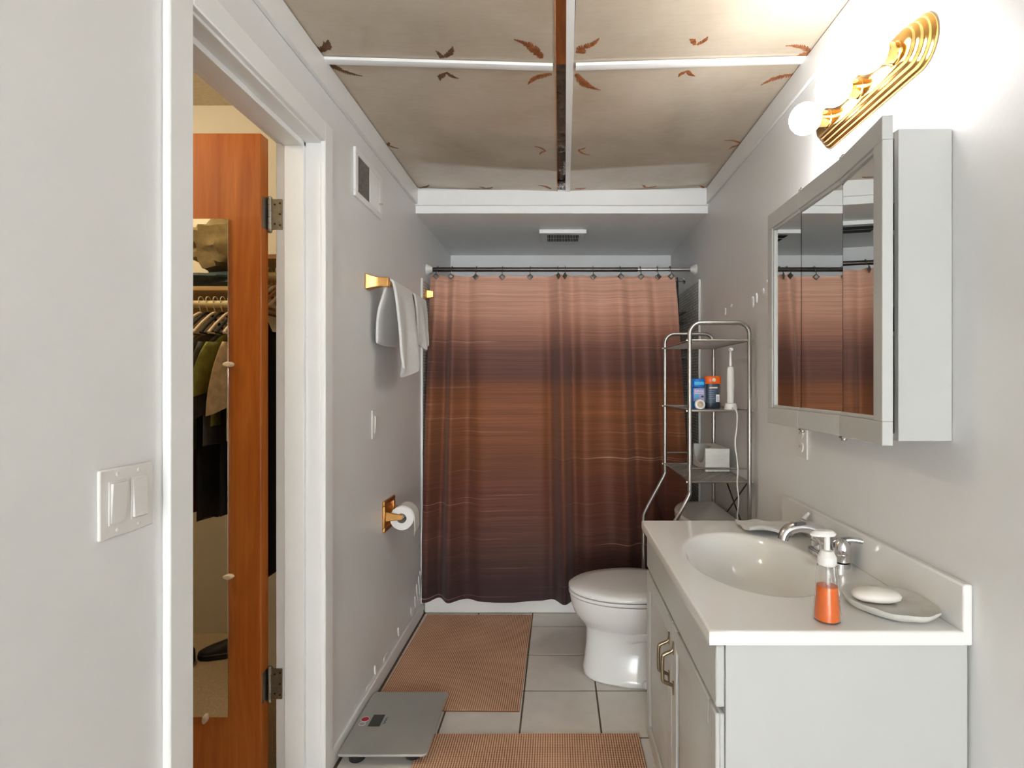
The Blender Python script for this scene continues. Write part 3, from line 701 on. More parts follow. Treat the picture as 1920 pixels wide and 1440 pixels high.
cu = thing('shower_curtain', (0,2.95,0), 'brown striped fabric shower curtain pulled across the tub', 'shower curtain')
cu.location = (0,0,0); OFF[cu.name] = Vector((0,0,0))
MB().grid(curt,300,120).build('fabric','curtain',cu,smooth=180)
ORD = ['first','second','third','fourth','fifth','sixth','seventh','eighth','ninth','tenth','eleventh','last']
for k, x in enumerate(HOOKX):
    u = (x-XT0)/(XT1-XT0); yq = curt(u,0.012)[1]
    t = thing('curtain_hook', (x,RY,1.83), 'shower curtain hook with grey diamond charm, %s from the left wall' % ORD[k], 'curtain hook', 'shower curtain hooks')
    yf = min(curt(min(1,max(0,u+d)),.01)[1] for d in (-.014,0,.014))-.006; yq = yf
    ring = [(x,RY+.017*math.cos(a),RZ+.017*math.sin(a)) for a in [-.6+ (PI+.9)*i/12 for i in range(13)]]
    ring += [(x,RY-.019,RZ-.012),(x,yf,1.872),(x,yf-.002,1.858)]
    MB().tube(smooth_path(ring,3),.0019,6).build('wire_hook','caddy',t)
    zz = 1.846; a = .0185
    if k in (5,6): tw = .9 if k == 5 else -.9
    else: tw = .25*math.sin(k*2.1)
    dm_ = [(0,a),(a,0),(0,-a),(-a,0)]
    MB().loft([[(x+p,yf-.001,zz+q) for p,q in dm_],[(x+p,yf-.007,zz+q) for p,q in dm_],[(x+p*.55,yf-.009,zz+q*.55) for p,q in dm_]]).rot((x,yf,zz),tw).build('diamond_charm','charm',t,bevel=.001,smooth=10)
# exhaust grille under the soffit
vg = thing('exhaust_grille', (.03,3.25,2.11), 'white exhaust fan grille under the tub soffit', 'vent')
B(-.10,.158,3.13,3.37,2.122,2.134).build('cover','white',vg,bevel=.003)
B(-.106,.164,3.122,3.134,2.112,2.134).build('front_lip','white',vg,bevel=.002)
for r_ in range(2):
    for i in range(20):
        x = -.062+i*.0094; ya = 3.20+r_*.075
        B(x,x+.0055,ya,ya+.058,2.1195,2.1222).build('slot','dark',vg)
# shower arm with hanging wire caddy
sa = thing('shower_fixture', (.7,3.35,1.87), 'chrome shower arm on the right tile wall', 'shower arm')
MB().tube([(XR-.001,3.35,1.885),(.72,3.35,1.885)],.010,12).build('pipe','chrome',sa)
MB().tube([(.72,3.35,1.885),(.60,3.35,1.80)],.010,12).lathe([(.010,0),(.014,.02),(.034,.055),(.034,.062)],(.60,3.35,1.80),(-.8,0,-.6),20).build('spray_head','chrome',sa)
MB().lathe([(.024,0),(.022,.006),(.012,.010)],(XR-.0,3.35,1.885),(-1,0,0),20).build('flange','chrome',sa)
sc_ = thing('shower_caddy', (.74,3.35,1.30), 'dark wire shower caddy hanging from the shower arm', 'shower caddy')
MB().tube(smooth_path([(.735,3.33,1.78),(.735,3.335,1.86),(.735,3.35,1.902),(.735,3.365,1.86),(.735,3.37,1.78)],5),.0035,8).build('hook','caddy',sc_)
for y_ in (3.31,3.39):
    MB().tube(smooth_path([(.735,3.35+(y_-3.35)*.5,1.79),(.735,y_,1.72),(.738,y_,1.34)],5),.003,8).build('upright','caddy',sc_)
for zb in (1.62,1.40):
    t0 = [(.765,3.24),(.765,3.46),(.665,3.46),(.665,3.24)]
    MB().tube([(a,b,zb) for a,b in t0],.003,6,closed=True).tube([(a,b,zb+.06) for a,b in t0],.003,6,closed=True).build('basket_rim','caddy',sc_)
    q = MB()
    for i in range(9):
        y_ = 3.245+i*.026; q.tube([(.765,y_,zb),(.665,y_,zb),(.665,y_,zb+.06)],.0018,5)
    q.build('basket_wires','caddy',sc_)

# ------------------------------------------------------------------ toilet
TY = 2.37
to = thing('toilet', (.4,TY,0), 'white toilet with closed lid beside the vanity', 'toilet')
def egg(xf, xb, hw, z, n=44, pw=2.0, cxr=.58):
    cx = xf+(xb-xf)*cxr; r = []
    for j in range(n):
        a = 2*PI*j/n; c = math.cos(a); s = math.sin(a)
        sx = math.copysign(abs(c)**(2/pw), c); sy = math.copysign(abs(s)**(2/pw), s)
        r.append((cx+(xb-cx if c > 0 else cx-xf)*sx, TY+hw*sy, z))
    return r
MB().loft([egg(.120,.70,.150,0,pw=2.6),egg(.108,.70,.158,.012,pw=2.6),egg(.108,.69,.150,.03,pw=2.5),egg(.116,.66,.128,.07,pw=2.3),egg(.122,.64,.116,.12),egg(.124,.62,.112,.165),egg(.122,.61,.114,.195),egg(.110,.60,.132,.215),egg(.090,.58,.156,.240),egg(.070,.57,.174,.268),egg(.058,.56,.184,.30),egg(.052,.555,.188,.335),egg(.052,.555,.187,.343)]).build('bowl','porcelain',to,smooth=60)
MB().loft([egg(.050,.53,.188,.346),egg(.046,.53,.191,.351),egg(.047,.53,.190,.361)]).build('seat','porcelain',to,bevel=.003)
MB().loft([egg(.048,.525,.189,.365),egg(.045,.525,.191,.370),egg(.047,.525,.189,.380),egg(.062,.52,.176,.388),egg(.12,.50,.13,.3925),egg(.2,.44,.06,.394)]).build('lid','porcelain',to,smooth=50)
for s in (-1,1):
    MB().tube(smooth_path([(.27,TY+s*.05,.16),(.34,TY+s*.10,.205),(.42,TY+s*.112,.20),(.46,TY+s*.112,.13),(.43,TY+s*.108,.07),(.50,TY+s*.06,.03)],5),.034,12).build('trapway','porcelain',to)
    MB().lathe([(.016,.0),(.016,.012),(.008,.024)],(.36,TY+s*.152,.012),n=16).build('bolt_cap','porcelain',to)
B(.50,.545,TY-.09,TY+.09,.345,.372).build('hinge_bar','porcelain',to,bevel=.006)
def tank(z, g, bow=.05):
    fx = .545-g; y0_, y1_ = TY-.222-g, TY+.222+g
    pts = [(.742,y0_),(.742,y1_)]
    n = 14
    for i in range(n+1):
        t_ = i/n; y = y1_+(y0_-y1_)*t_; k = 1-abs(2*t_-1)**2.6
        pts.append((fx+.055*(1-k)-bow*.2*k+ (0), y))
    return [(a,b,z) for a,b in pts]
MB().loft([tank(.34,-.03),tank(.36,-.015),tank(.50,-.004),tank(.648,0)]).build('tank','porcelain',to,bevel=.008)
MB().loft([tank(.650,.008),tank(.655,.014),tank(.678,.014),tank(.687,.006)]).build('tank_lid','porcelain',to,bevel=.003)
MB().lathe([(.016,0),(.016,.008),(.008,.01)],(.548,TY-.15,.60),(-1,0,0),16).tube([(.538,TY-.15,.60),(.53,TY-.08,.592)],.006,8).build('flush_lever','chrome',to)

# ------------------------------------------------------------------ over-toilet shelf stand
EX0, EX1, EYN, EYF = .516, .750, 2.13, 2.62
es = thing('shelf_stand', (.6,TY,0), 'brushed nickel tube shelf stand over the toilet tank', 'shelf')
for yy in (EYN, EYF):
    rr = .045; zt = 1.488
    path = [(EX1,yy,0),(EX1,yy,zt-rr)]+[(EX1-rr+rr*math.cos(a),yy,zt-rr+rr*math.sin(a)) for a in [PI/2*i/7 for i in range(1,8)]]
    path += [(EX0+rr+rr*math.cos(a),yy,zt-rr+rr*math.sin(a)) for a in [PI/2+PI/2*i/7 for i in range(0,8)]]
    path += [(EX0,yy,.86)]+[tuple(p) for p in smooth_path([(EX0,yy,.83),(EX0-.008,yy,.80),(.425,yy,.645),(.413,yy,.61)],4)]+[(.412,yy,0)]
    MB().tube(path,.0088,12).build('side_frame','steel',es,smooth=60)
    for x in (EX1,.412): MB().lathe([(.011,.0),(.011,.014)],(x,yy,0),n=14).build('foot','black',es)
def deck(z, solid=False):
    rim = [(EX0,EYN),(EX1,EYN),(EX1,EYF),(EX0,EYF)]
    f = MB()
    for a, b in ((0,1),(1,2),(2,3),(3,0)):
        f.tube([(*rim[a],z),(*rim[b],z)],.0042,8)
    d = f.build('shelf_rim','steel',es)
    for a in rim: MB().lathe([(.0055,0),(.006,.003),(.004,.006)],(a[0]+(.008 if a[0] == EX1 else -.014),a[1],z),(1,0,0),10).build('bolt','steel',es)
    q = MB(); W = EX1-EX0; L = EYF-EYN; stp = .0185
    for sg in (1,-1):
        c = -W
        while c < L+W:
            pts = []
            for i in range(2):
                pass
            # line y = EYN + c + sg*(x-EX0)*1.6
            sl = 1.7*sg; xs = [EX0, EX1]; yy = [EYN+c+sl*(x-EX0) for x in xs]
            if sl < 0: yy = [v+W*1.7 for v in yy]
            (xa, ya), (xb, yb) = (xs[0], yy[0]), (xs[1], yy[1])
            def clipy(xa, ya, xb, yb):
                t0, t1 = 0.0, 1.0; dy = yb-ya
                for lim, lo in ((EYN, True), (EYF, False)):
                    t = (lim-ya)/dy
                    if (dy > 0) == lo: t0 = max(t0, t)
                    else: t1 = min(t1, t)
                return None if t0 >= t1 else ((xa+(xb-xa)*t0, ya+dy*t0), (xa+(xb-xa)*t1, ya+dy*t1))
            cl = clipy(xa, ya, xb, yb)
            if cl: q.tube([(*cl[0],z+.001*sg),(*cl[1],z+.001*sg)],.0013,4)
            c += stp*1.9
    q.build('mesh_deck','meshwire',es)
deck(1.419); deck(1.142); deck(.864)
B(EX0+.004,EX1-.004,EYN+.004,EYF-.004,.8605,.862).build('deck_plate','steel',es)
for yy in (EYN, EYF): MB().tube([(EX0,yy,.917),(EX1,yy,.917)],.0042,8).build('guard_rail','steel',es)
MB().tube([(EX1,EYN+.02,.858),(EX1,2.50,.62)],.003,6).tube([(EX1+.004,2.50,.858),(EX1+.004,EYN+.02,.62)],.003,6).build('cross_brace','caddy',es)
# things on the stand
ZS = 1.1455
d1 = thing('deodorant_stick', (.585,2.27,ZS), 'blue deodorant stick on the wire shelf', 'deodorant')
def oval(cx, cy, rx, ry, z, n=28, p=2.6): return [(cx+rx*math.copysign(abs(math.cos(2*PI*j/n))**(2/p),math.cos(2*PI*j/n)),cy+ry*math.copysign(abs(math.sin(2*PI*j/n))**(2/p),math.sin(2*PI*j/n)),z) for j in range(n)]
cx, cy = .585, 2.27
MB().loft([oval(cx,cy,.024,.013,ZS),oval(cx,cy,.028,.016,ZS+.004),oval(cx,cy,.028,.016,ZS+.086),oval(cx,cy,.026,.014,ZS+.088)]).build('body','blue',d1,smooth=50)
MB().loft([oval(cx,cy,.028,.016,ZS+.090),oval(cx,cy,.029,.017,ZS+.092),oval(cx,cy,.028,.016,ZS+.121),oval(cx,cy,.024,.012,ZS+.125)]).build('cap','blue',d1,smooth=50)
B(cx-.020,cx+.020,cy-.0172,cy-.0166,ZS+.099,ZS+.112).build('cap_label','cyan',d1)
B(cx-.023,cx+.022,cy-.0170,cy-.0158,ZS+.030,ZS+.084).build('front_label','lilac',d1)
B(cx-.018,cx-.002,cy-.0174,cy-.0169,ZS+.044,ZS+.058).build('printed_patch','cyan',d1); B(cx+.008,cx+.019,cy-.0174,cy-.0169,ZS+.047,ZS+.054).build('printed_patch','navy',d1)
text('Gillette','printed_name','inkw',d1,(cx-.019,cy-.0172,ZS+.070),(1,0,0),(0,0,1),.0125)
B(cx-.019,cx+.019,cy-.0174,cy-.0169,ZS+.0635,ZS+.0655).build('printed_line','inkw',d1)
d2 = thing('body_stick', (.648,2.28,ZS), 'dark navy deodorant stick with a bright orange cap', 'deodorant')
cx, cy = .648, 2.28
MB().loft([oval(cx,cy,.030,.017,ZS),oval(cx,cy,.032,.019,ZS+.003),oval(cx,cy,.032,.019,ZS+.024)]).build('base','navy',d2,smooth=50)
MB().loft([oval(cx,cy,.027,.0165,ZS+.024),oval(cx,cy,.027,.0165,ZS+.103)]).build('body','slate',d2,smooth=50)
MB().loft([oval(cx,cy,.033,.020,ZS+.103),oval(cx,cy,.035,.022,ZS+.106),oval(cx,cy,.035,.022,ZS+.130),oval(cx,cy,.031,.018,ZS+.135)]).build('cap','orange',d2,smooth=50)
MB().lathe([(.008,0),(.007,.0015)],(cx,cy-.0216,ZS+.119),(0,-1,0),18).build('cap_emblem','ivory',d2)
B(cx+.010,cx+.024,cy-.0172,cy-.0160,ZS+.028,ZS+.058).build('barcode','inkw',d2)
for i in range(5): B(cx+.012,cx+.022,cy-.0176,cy-.0171,ZS+.031+i*.005,ZS+.0325+i*.005+.0006*(i % 2)).build('barcode_bar','ink',d2)
for i in range(5): B(cx-.020,cx-.020+[.026,.02,.024,.022,.026][i],cy-.0172,cy-.0164,ZS+.042+i*.008,ZS+.0435+i*.008).build('printed_line','lilac',d2)
B(cx-.018,cx+.016,cy-.0172,cy-.0162,ZS+.084,ZS+.090).build('printed_band','ivory',d2)
tbz = thing('electric_toothbrush', (.690,2.175,ZS), 'white electric toothbrush standing on its charger', 'toothbrush')
cx, cy = .690, 2.175
MB().loft([oval(cx,cy,.024,.024,ZS,p=2.2),oval(cx,cy,.025,.025,ZS+.006,p=2.2),oval(cx,cy,.021,.021,ZS+.024,p=2.2),oval(cx,cy,.017,.017,ZS+.026,p=2.2)]).build('charger','plastic',tbz,smooth=50)
MB().lathe([(.012,.026),(.0135,.03),(.0135,.07),(.0142,.074),(.0145,.14),(.0135,.165),(.009,.172)],(cx,cy,ZS),n=20).build('handle','plastic',tbz)
MB().lathe([(.0072,.172),(.0072,.1745)],(cx,cy,ZS),n=16).build('collar','hinge',tbz)
MB().lathe([(.0062,.1745),(.0045,.215),(.0045,.232)],(cx,cy,ZS),n=14).lathe([(.008,-.006),(.0082,.006)],(cx,cy-.002,ZS+.240),(0,1,0),16).build('brush_head','plastic',tbz)
MB().lathe([(.0065,0),(.006,.009)],(cx,cy-.008,ZS+.240),(0,-1,0),14).build('bristles','inkw',tbz)
cb = [(cx,cy-.024,ZS+.008),(cx,cy-.075,ZS-.005),(cx-.001,cy-.082,ZS-.06),(cx-.008,cy-.082,1.02),(cx+.002,cy-.082,.93),(cx,cy-.082,.86),(cx+.006,cy-.08,.80),(cx+.002,cy-.075,.72),(cx+.004,cy-.07,.60)]
MB().tube(smooth_path(cb,8),.0028,8).build('cord','plastic',tbz)
fl_ = thing('floss_case', (.566,2.172,ZS), 'small round white case leaning at the shelf edge', 'case')
MB().lathe([(.016,-.007),(.021,-.004),(.0215,.002),(.018,.007),(.011,.0085),(.010,.007),(.004,.007),(.002,.009)],(.566,2.168,ZS+.0205),(0,-1,.12),26).build('shell','plastic',fl_)
MB().lathe([(.013,.0085),(.0125,.0098),(.0115,.0085)],(.566,2.168,ZS+.0205),(0,-1,.12),24).build('ring','ivory',fl_)
tx0, tx1, ty0, ty1, tz0, tz1 = .640, .745, 2.36, 2.575, .8672, .967
ts = thing('tissue_box', (.69,2.46,tz0), 'white open tissue box on the lowest shelf', 'tissue box')
t_ = .0016
B(tx0,tx1,ty0,ty0+t_,tz0,tz1).build('end_panel','box',ts); B(tx0,tx1,ty1-t_,ty1,tz0,tz1).build('end_panel','box',ts)
B(tx0,tx1,ty0+t_,ty1-t_,tz0,tz0+t_).build('bottom_panel','card',ts); B(tx1-t_,tx1,ty0+t_,ty1-t_,tz0+t_,tz1).build('side_panel','box',ts)
sidep = [(ty0+t_,tz0+t_),(ty1-t_,tz0+t_),(ty1-t_,tz1),(2.555,tz1)]+[(2.465+.088*math.cos(a),tz1-.012-.062*math.sin(a)**.7) for a in [PI*i/12 for i in range(1,12)]]+[(2.377,tz1),(ty0+t_,tz1)]
MB().prism(sidep,tx0,tx0+t_,'yz').build('cut_side_panel','box',ts)
topp = [(tx1,ty0+t_),(tx1,ty1-t_),(tx0,ty1-t_),(tx0,2.555)]+[(tx0+.004+.046*math.sin(a),2.465+.088*math.cos(a)) for a in [PI*i/12 for i in range(1,12)]]+[(tx0,2.377),(tx0,ty0+t_)]
MB().prism(topp,tz1-t_,tz1,'xy').build('top_panel','box',ts)
for i in range(3): B(tx0+.010+i*.011,tx0+.018+i*.011,ty0-.0006,ty0,tz0+.010,tz0+.014).build('printed_mark','slate' if i < 2 else 'lilac',ts)

# ------------------------------------------------------------------ vanity
VYN, VYF = 1.03, 1.838; VF = .318
va = thing('vanity_cabinet', (.55,1.43,0), 'white bathroom vanity cabinet with two panelled doors', 'cabinet')
B(VF,XR-.004,VYN,VYN+.016,.0,.756).build('side_panel','cabinet',va,bevel=.0015)
B(VF,XR-.004,VYF-.016,VYF,.0,.756).build('side_panel','cabinet',va,bevel=.0015)
B(XR-.012,XR-.002,VYN+.016,VYF-.016,.09,.756).build('back_panel','cabinet',va)
B(VF+.02,XR-.012,VYN+.016,VYF-.016,.09,.105).build('bottom_panel','cabinet',va)
B(VF+.05,VF+.062,VYN+.016,VYF-.016,0,.09).build('toe_kick','cabinet',va)
MB().box(VF,VF+.018,VYN+.016,VYN+.05,.09,.756).box(VF,VF+.018,VYF-.05,VYF-.016,.09,.756).box(VF,VF+.018,1.41,1.458,.09,.61).box(VF,VF+.018,VYN+.05,VYF-.05,.60,.756).build('face_frame','cabinet',va)
B(VF-.018,VF-.0005,VYN+.003,VYF-.003,.634,.752).build('false_drawer_front','cabinet',va,bevel=.004,segs=3)
def vdoor(y0, y1, hy):
    z0, z1 = .075, .622; x0, x1 = VF-.018, VF-.0005; s = .052
    d = MB().box(x0+.008,x1,y0,y1,z0,z1).box(x0,x0+.009,y0,y0+s,z0,z1).box(x0,x0+.009,y1-s,y1,z0,z1).box(x0,x0+.009,y0+s,y1-s,z0,z0+s).box(x0,x0+.009,y0+s,y1-s,z1-s,z1).build('door','cabinet',va,bevel=.003,segs=2)
    a = [(y0+s+.006,z0+s+.006),(y1-s-.006,z0+s+.006),(y1-s-.006,z1-s-.006),(y0+s+.006,z1-s-.006)]; yc = (y0+y1)/2; zc2 = (z0+z1)/2
    def inset(dv): return [(p+(dv if p < yc else -dv), q+(dv if q < zc2 else -dv)) for p,q in a]
    MB().loft([[(x0+.010,p,q) for p,q in a],[(x0+.008,p,q) for p,q in a],[(x0+.001,p,q) for p,q in inset(.026)]]).build('raised_panel','cabinet',d,bevel=.0015)
    zt = .575; zb = .452; ho = x0
    path = smooth_path([(ho-.001,hy,zt),(ho-.004,hy,zt-.016),(ho-.024,hy,zt-.026),(ho-.029,hy,zt-.036),(ho-.029,hy,zb+.036),(ho-.024,hy,zb+.026),(ho-.004,hy,zb+.016),(ho-.001,hy,zb)],6)
    n = len(path); rs = [.0026+.0022*min(1,min(i,n-1-i)/9) for i in range(n)]
    MB().tube(path,rs,10).box(ho-.003,ho,hy-.0045,hy+.0045,zt-.026,zt+.006).box(ho-.003,ho,hy-.0045,hy+.0045,zb-.006,zb+.026).build('pull_handle','pull',d)
vdoor(VYN+.004, 1.4315, 1.408); vdoor(1.4365, VYF-.003, 1.462)
# countertop with an integral oval bowl
CT = .785; CXA, CXB, CYA, CYB = .284, .762, 1.02, 1.848
SX, SY, RX_, RY_ = .512, 1.440, .170, .255
vt_ = thing('countertop', (.53,1.43,.757), 'white cultured marble vanity top with an oval basin', 'countertop')
angs = sorted([2*PI*i/88 for i in range(88)]+[math.atan2(y-SY,x-SX) % (2*PI) for x in (CXA,CXB) for y in (CYA,CYB)])
def rect_pt(a, g=0):
    c, s = math.cos(a), math.sin(a)
    tx = ((CXB-g-SX)/c if c > 0 else (CXA+g-SX)/c) if abs(c) > 1e-9 else 1e9
    ty = ((CYB-g-SY)/s if s > 0 else (CYA+g-SY)/s) if abs(s) > 1e-9 else 1e9
    t = min(tx, ty); return SX+c*t, SY+s*t
def ell(k, a):
    c, s = math.cos(a), math.sin(a); t = 1/math.sqrt((c/RX_)**2+(s/RY_)**2); return SX+c*t*k, SY+s*t*k
rings = [[(*rect_pt(a,.004),.757) for a in angs],[(*rect_pt(a),.759) for a in angs],[(*rect_pt(a),.781) for a in angs],[(*rect_pt(a,.001),.7838) for a in angs],[(*rect_pt(a,.004),CT) for a in angs],[(*rect_pt(a,.007),CT) for a in angs]]
rings += [[(*ell(k,a),CT+dz) for a in angs] for k,dz in ((1.10,0),(1.04,.0006),(1.0,.0002),(.975,-.003),(.955,-.009),(.93,-.022),(.88,-.05),(.80,-.082),(.68,-.108),(.5,-.124),(.3,-.131),(.1,-.134))]
MB().loft(rings,False,True).build('basin_top','counter',vt_,smooth=50)
B(CXB-.001,XR-.001,CYA,CYB,.757,.872).build('backsplash','counter',vt_,bevel=.004)
MB().lathe([(.022,0),(.022,.002),(.016,.003),(.012,.0015)],(SX,SY,CT-.1345),n=24).build('drain','chrome',vt_)
# faucet
fa = thing('faucet', (.712,1.44,CT), 'chrome two handle faucet behind the oval basin', 'faucet')
FX, FY = .716, 1.44
MB().loft([[(a,b,CT) for a,b in rrect(FX-.026,FX+.026,FY-.082,FY+.082,.025,8)],[(a,b,CT+.012) for a,b in rrect(FX-.026,FX+.026,FY-.082,FY+.082,.025,8)],[(a,b,CT+.018) for a,b in rrect(FX-.018,FX+.018,FY-.07,FY+.07,.017,8)]]).build('base_plate','chrome',fa,smooth=50)
sp_path = smooth_path([(FX,FY,CT+.012),(FX-.004,FY,CT+.045),(FX-.030,FY,CT+.075),(FX-.070,FY,CT+.086),(FX-.105,FY,CT+.078),(FX-.118,FY,CT+.060)],6)
n = len(sp_path); MB().tube(sp_path,[.022-.007*min(1,i/(n*.6)) for i in range(n)],16).lathe([(.0125,0),(.0135,.006),(.0135,.014)],(FX-.1165,FY,CT+.066),(-.2,0,-1),16).build('spout','chrome',fa,smooth=60)
for s in (-1,1):
    y_ = FY+s*.062
    h = MB().lathe([(.021,.016),(.021,.032),(.019,.034),(.021,.036),(.0215,.040),(.020,.062),(.012,.072),(.0,.074)],(FX+.004,y_,CT),n=24,cap=False).build('handle_hub','chrome',fa)
    ang = -.35 if s < 0 else 2.3
    dx, dy = math.cos(ang)*.05, math.sin(ang)*.05
    lv = [(FX+.004,y_,CT+.066),(FX+.004+dx*.4,y_+dy*.4,CT+.071),(FX+.004+dx,y_+dy,CT+.079 if s > 0 else CT+.069)]
    MB().tube(smooth_path(lv,5),[.010-.0035*i/10 for i in range(11)],12).build('lever','chrome',h)
# washcloth laid behind the basin
def wcf(u, v):
    x = .585+.165*u; y = 1.66+.135*v
    z = CT+.012+.018*max(0,1-v*3.2)*(.5+.5*math.sin(u*7))+.006*noise.noise((u*4,v*4,1))
    y2 = y-.035*u+.018*u*math.sin(v*3)
    if u > .72 and v < .45: z += (u-.72)*.19*(1-v/.45)
    return (x, y2, z)
tag(MB().grid(wcf,30,22).build('folded_cloth','towel',loc=(.66,1.72,CT),solid=.010,smooth=80),'folded white cloth on the vanity top behind the faucet','cloth')
# soap pump
sbx, sby = .527, 1.065
sp = thing('soap_pump', (sbx,sby,CT), 'clear pump bottle half full of orange soap', 'soap dispenser')
prof = [(.0,.0015),(.021,.0015),(.0245,.005),(.0245,.02),(.022,.05),(.0195,.085),(.0185,.10),(.0175,.110),(.013,.115)]
MB().lathe(prof,(sbx,sby,CT),n=32,cap=False).build('bottle','clear',sp,solid=.0012)
MB().lathe([(.0,.0034),(.020,.0034),(.0230,.006),(.0230,.02),(.0208,.05),(.0193,.070),(.0,.0705)],(sbx,sby,CT),n=32,cap=False).build('liquid','liquid',sp)
MB().lathe([(.016,.110),(.0175,.112),(.0175,.126),(.0165,.128),(.0115,.138),(.006,.140)],(sbx,sby,CT),n=28).build('collar','plastic',sp)
MB().lathe([(.0055,.138),(.0055,.168)],(sbx,sby,CT),n=14).build('pump_stem','plastic',sp)
MB().loft([oval(sbx-.006,sby+.004,.024,.011,CT+.166,p=2.0),oval(sbx-.006,sby+.004,.026,.012,CT+.170,p=2.0),oval(sbx-.004,sby+.004,.018,.008,CT+.176,p=2.0)]).build('pump_head','plastic',sp,smooth=50)
MB().tube([(sbx,sby,CT+.112),(sbx+.003,sby,CT+.012)],.0022,8).build('dip_tube','plastic',sp)
# soap dish and soap
sdx, sdy = .682, 1.122
def dish(k, z, s=0):
    r = []
    for j in range(40):
        a = 2*PI*j/40; q = 1+.07*noise.noise((math.cos(a)*1.6,math.sin(a)*1.6,2))+.035*noise.noise((math.cos(a)*5,math.sin(a)*5,6))
        r.append((sdx+.079*k*q*math.cos(a)+.012*math.sin(a)*-1, sdy+.088*k*q*math.sin(a), z+s*.003*noise.noise((math.cos(a)*4,math.sin(a)*4,9))))
    return r
tag(MB().loft([dish(.72,CT+.0005),dish(.9,CT+.006),dish(1.0,CT+.017,1),dish(1.0,CT+.021,1),dish(.93,CT+.020,1),dish(.8,CT+.016),dish(.4,CT+.014),dish(.1,CT+.014)]).build('soap_dish','stone',loc=(sdx,sdy,CT),smooth=45),'irregular grey stone soap dish on the vanity corner','soap dish')
sz = CT+.0165
tag(MB().loft([oval(.660,1.128,.036,.02,sz,p=2.2),oval(.660,1.128,.046,.028,sz+.005,p=2.2),oval(.660,1.128,.048,.030,sz+.011,p=2.2),oval(.660,1.128,.043,.026,sz+.018,p=2.2),oval(.660,1.128,.028,.015,sz+.022,p=2.2),oval(.660,1.128,.01,.005,sz+.023,p=2.2)]).rot((.660,1.128,0),-.12).build('soap_bar','soap',loc=(.660,1.128,sz),smooth=80),'white oval soap bar lying in the stone dish','soap')
# outlet under the medicine cabinet
ot = thing('wall_outlet', (XR,1.73,1.03), 'white wall outlet plate below the medicine cabinet', 'outlet')
B(XR-.006,XR,1.692,1.768,1.012,1.127).build('plate','plastic',ot,bevel=.003)
for zz in (1.048,1.091):
    MB().lathe([(.0165,.006),(.0165,.0085),(.015,.009)],(XR,1.73,zz),(-1,0,0),24).build('socket_face','plastic',ot)
    for dy in (-.006,.006): B(XR-.0095,XR-.0088,1.73+dy-.001,1.73+dy+.001,zz-.002,zz+.006).build('slot','ink',ot)

# ------------------------------------------------------------------ medicine cabinet
MZ0, MZ1 = 1.136, 1.754; MY0, MY1 = 1.075, 1.652; MXF = .673
mc = thing('medicine_cabinet', (.73,1.36,MZ0), 'white medicine cabinet with three mirror doors, nearest ajar', 'cabinet')
B(MXF,XR-.001,MY0,MY0+.014,MZ0,MZ1).build('side_panel','cabinet',mc,bevel=.001)
B(MXF,XR-.001,MY1-.014,MY1,MZ0,MZ1).build('side_panel','cabinet',mc,bevel=.001)
B(MXF,XR-.001,MY0+.014,MY1-.014,MZ1-.014,MZ1).build('top_panel','cabinet',mc); B(MXF,XR-.001,MY0+.014,MY1-.014,MZ0,MZ0+.014).build('bottom_panel','cabinet',mc)
B(XR-.006,XR-.001,MY0+.014,MY1-.014,MZ0+.014,MZ1-.014).build('back_panel','cabinet',mc)
for zz in (1.345,1.55): B(MXF+.006,XR-.006,MY0+.014,MY1-.014,zz,zz+.010).build('inner_shelf','cabinet',mc)
DX0, DX1 = .636, .656
def mdoor(ya, yb, left, right, ang, hinge_y):
    """ya near edge, yb far edge; frame rails top and bottom, stiles where asked"""
    z0, z1 = MZ0-.004, MZ1+.004; rl = .046; piv = (DX1, hinge_y, 0)
    ma = ya+(.036 if right else .0008); mb_ = yb-(.034 if left else .0008)
    fr = MB().box(DX0,DX1,ya,yb,z1-rl,z1).box(DX0,DX1,ya,yb,z0,z0+rl)
    if right: fr.box(DX0,DX1,ya,ma,z0+rl,z1-rl)
    if left: fr.box(DX0,DX1,mb_,yb,z0+rl,z1-rl)
    fr.box(DX1-.004,DX1-.001,ma,mb_,z0+rl,z1-rl)
    d = fr.rot(piv,ang).build('door','cabinet',mc,bevel=.003)
    bds = [(ma,mb_,z1-rl-.008,z1-rl),(ma,mb_,z0+rl,z0+rl+.008)]
    if right: bds.append((ma,ma+.008,z0+rl+.008,z1-rl-.008))
    if left: bds.append((mb_-.008,mb_,z0+rl+.008,z1-rl-.008))
    for p in bds: MB().box(DX0+.003,DX0+.012,*p).rot(piv,ang).build('mirror_beading','cabinet',d,bevel=.002)
    MB().box(DX0+.009,DX1-.004,ma,mb_,z0+rl,z1-rl).rot(piv,ang).build('mirror_pane','mirror',d)
    return d
mdoor(1.442, 1.650, True, False, 0, 1.65)
mdoor(1.2315, 1.4405, False, False, 0, 1.44)
mdoor(1.026, 1.230, False, True, -.11, 1.23)
for y_ in (1.441, 1.232):
    for zz, s in ((MZ1+.006,1),(MZ0-.006,-1)):
        MB().box(.640,.668,y_-.006,y_+.006,*sorted((zz,zz+s*.004))).lathe([(.006,0),(.006,.005),(.003,.007)],(.648,y_,zz+s*.003),(0,0,s),14).tube([(.655,y_-.03,zz),(.655,y_+.03,zz)],.0022,6).build('hinge_clip','hinge',mc)
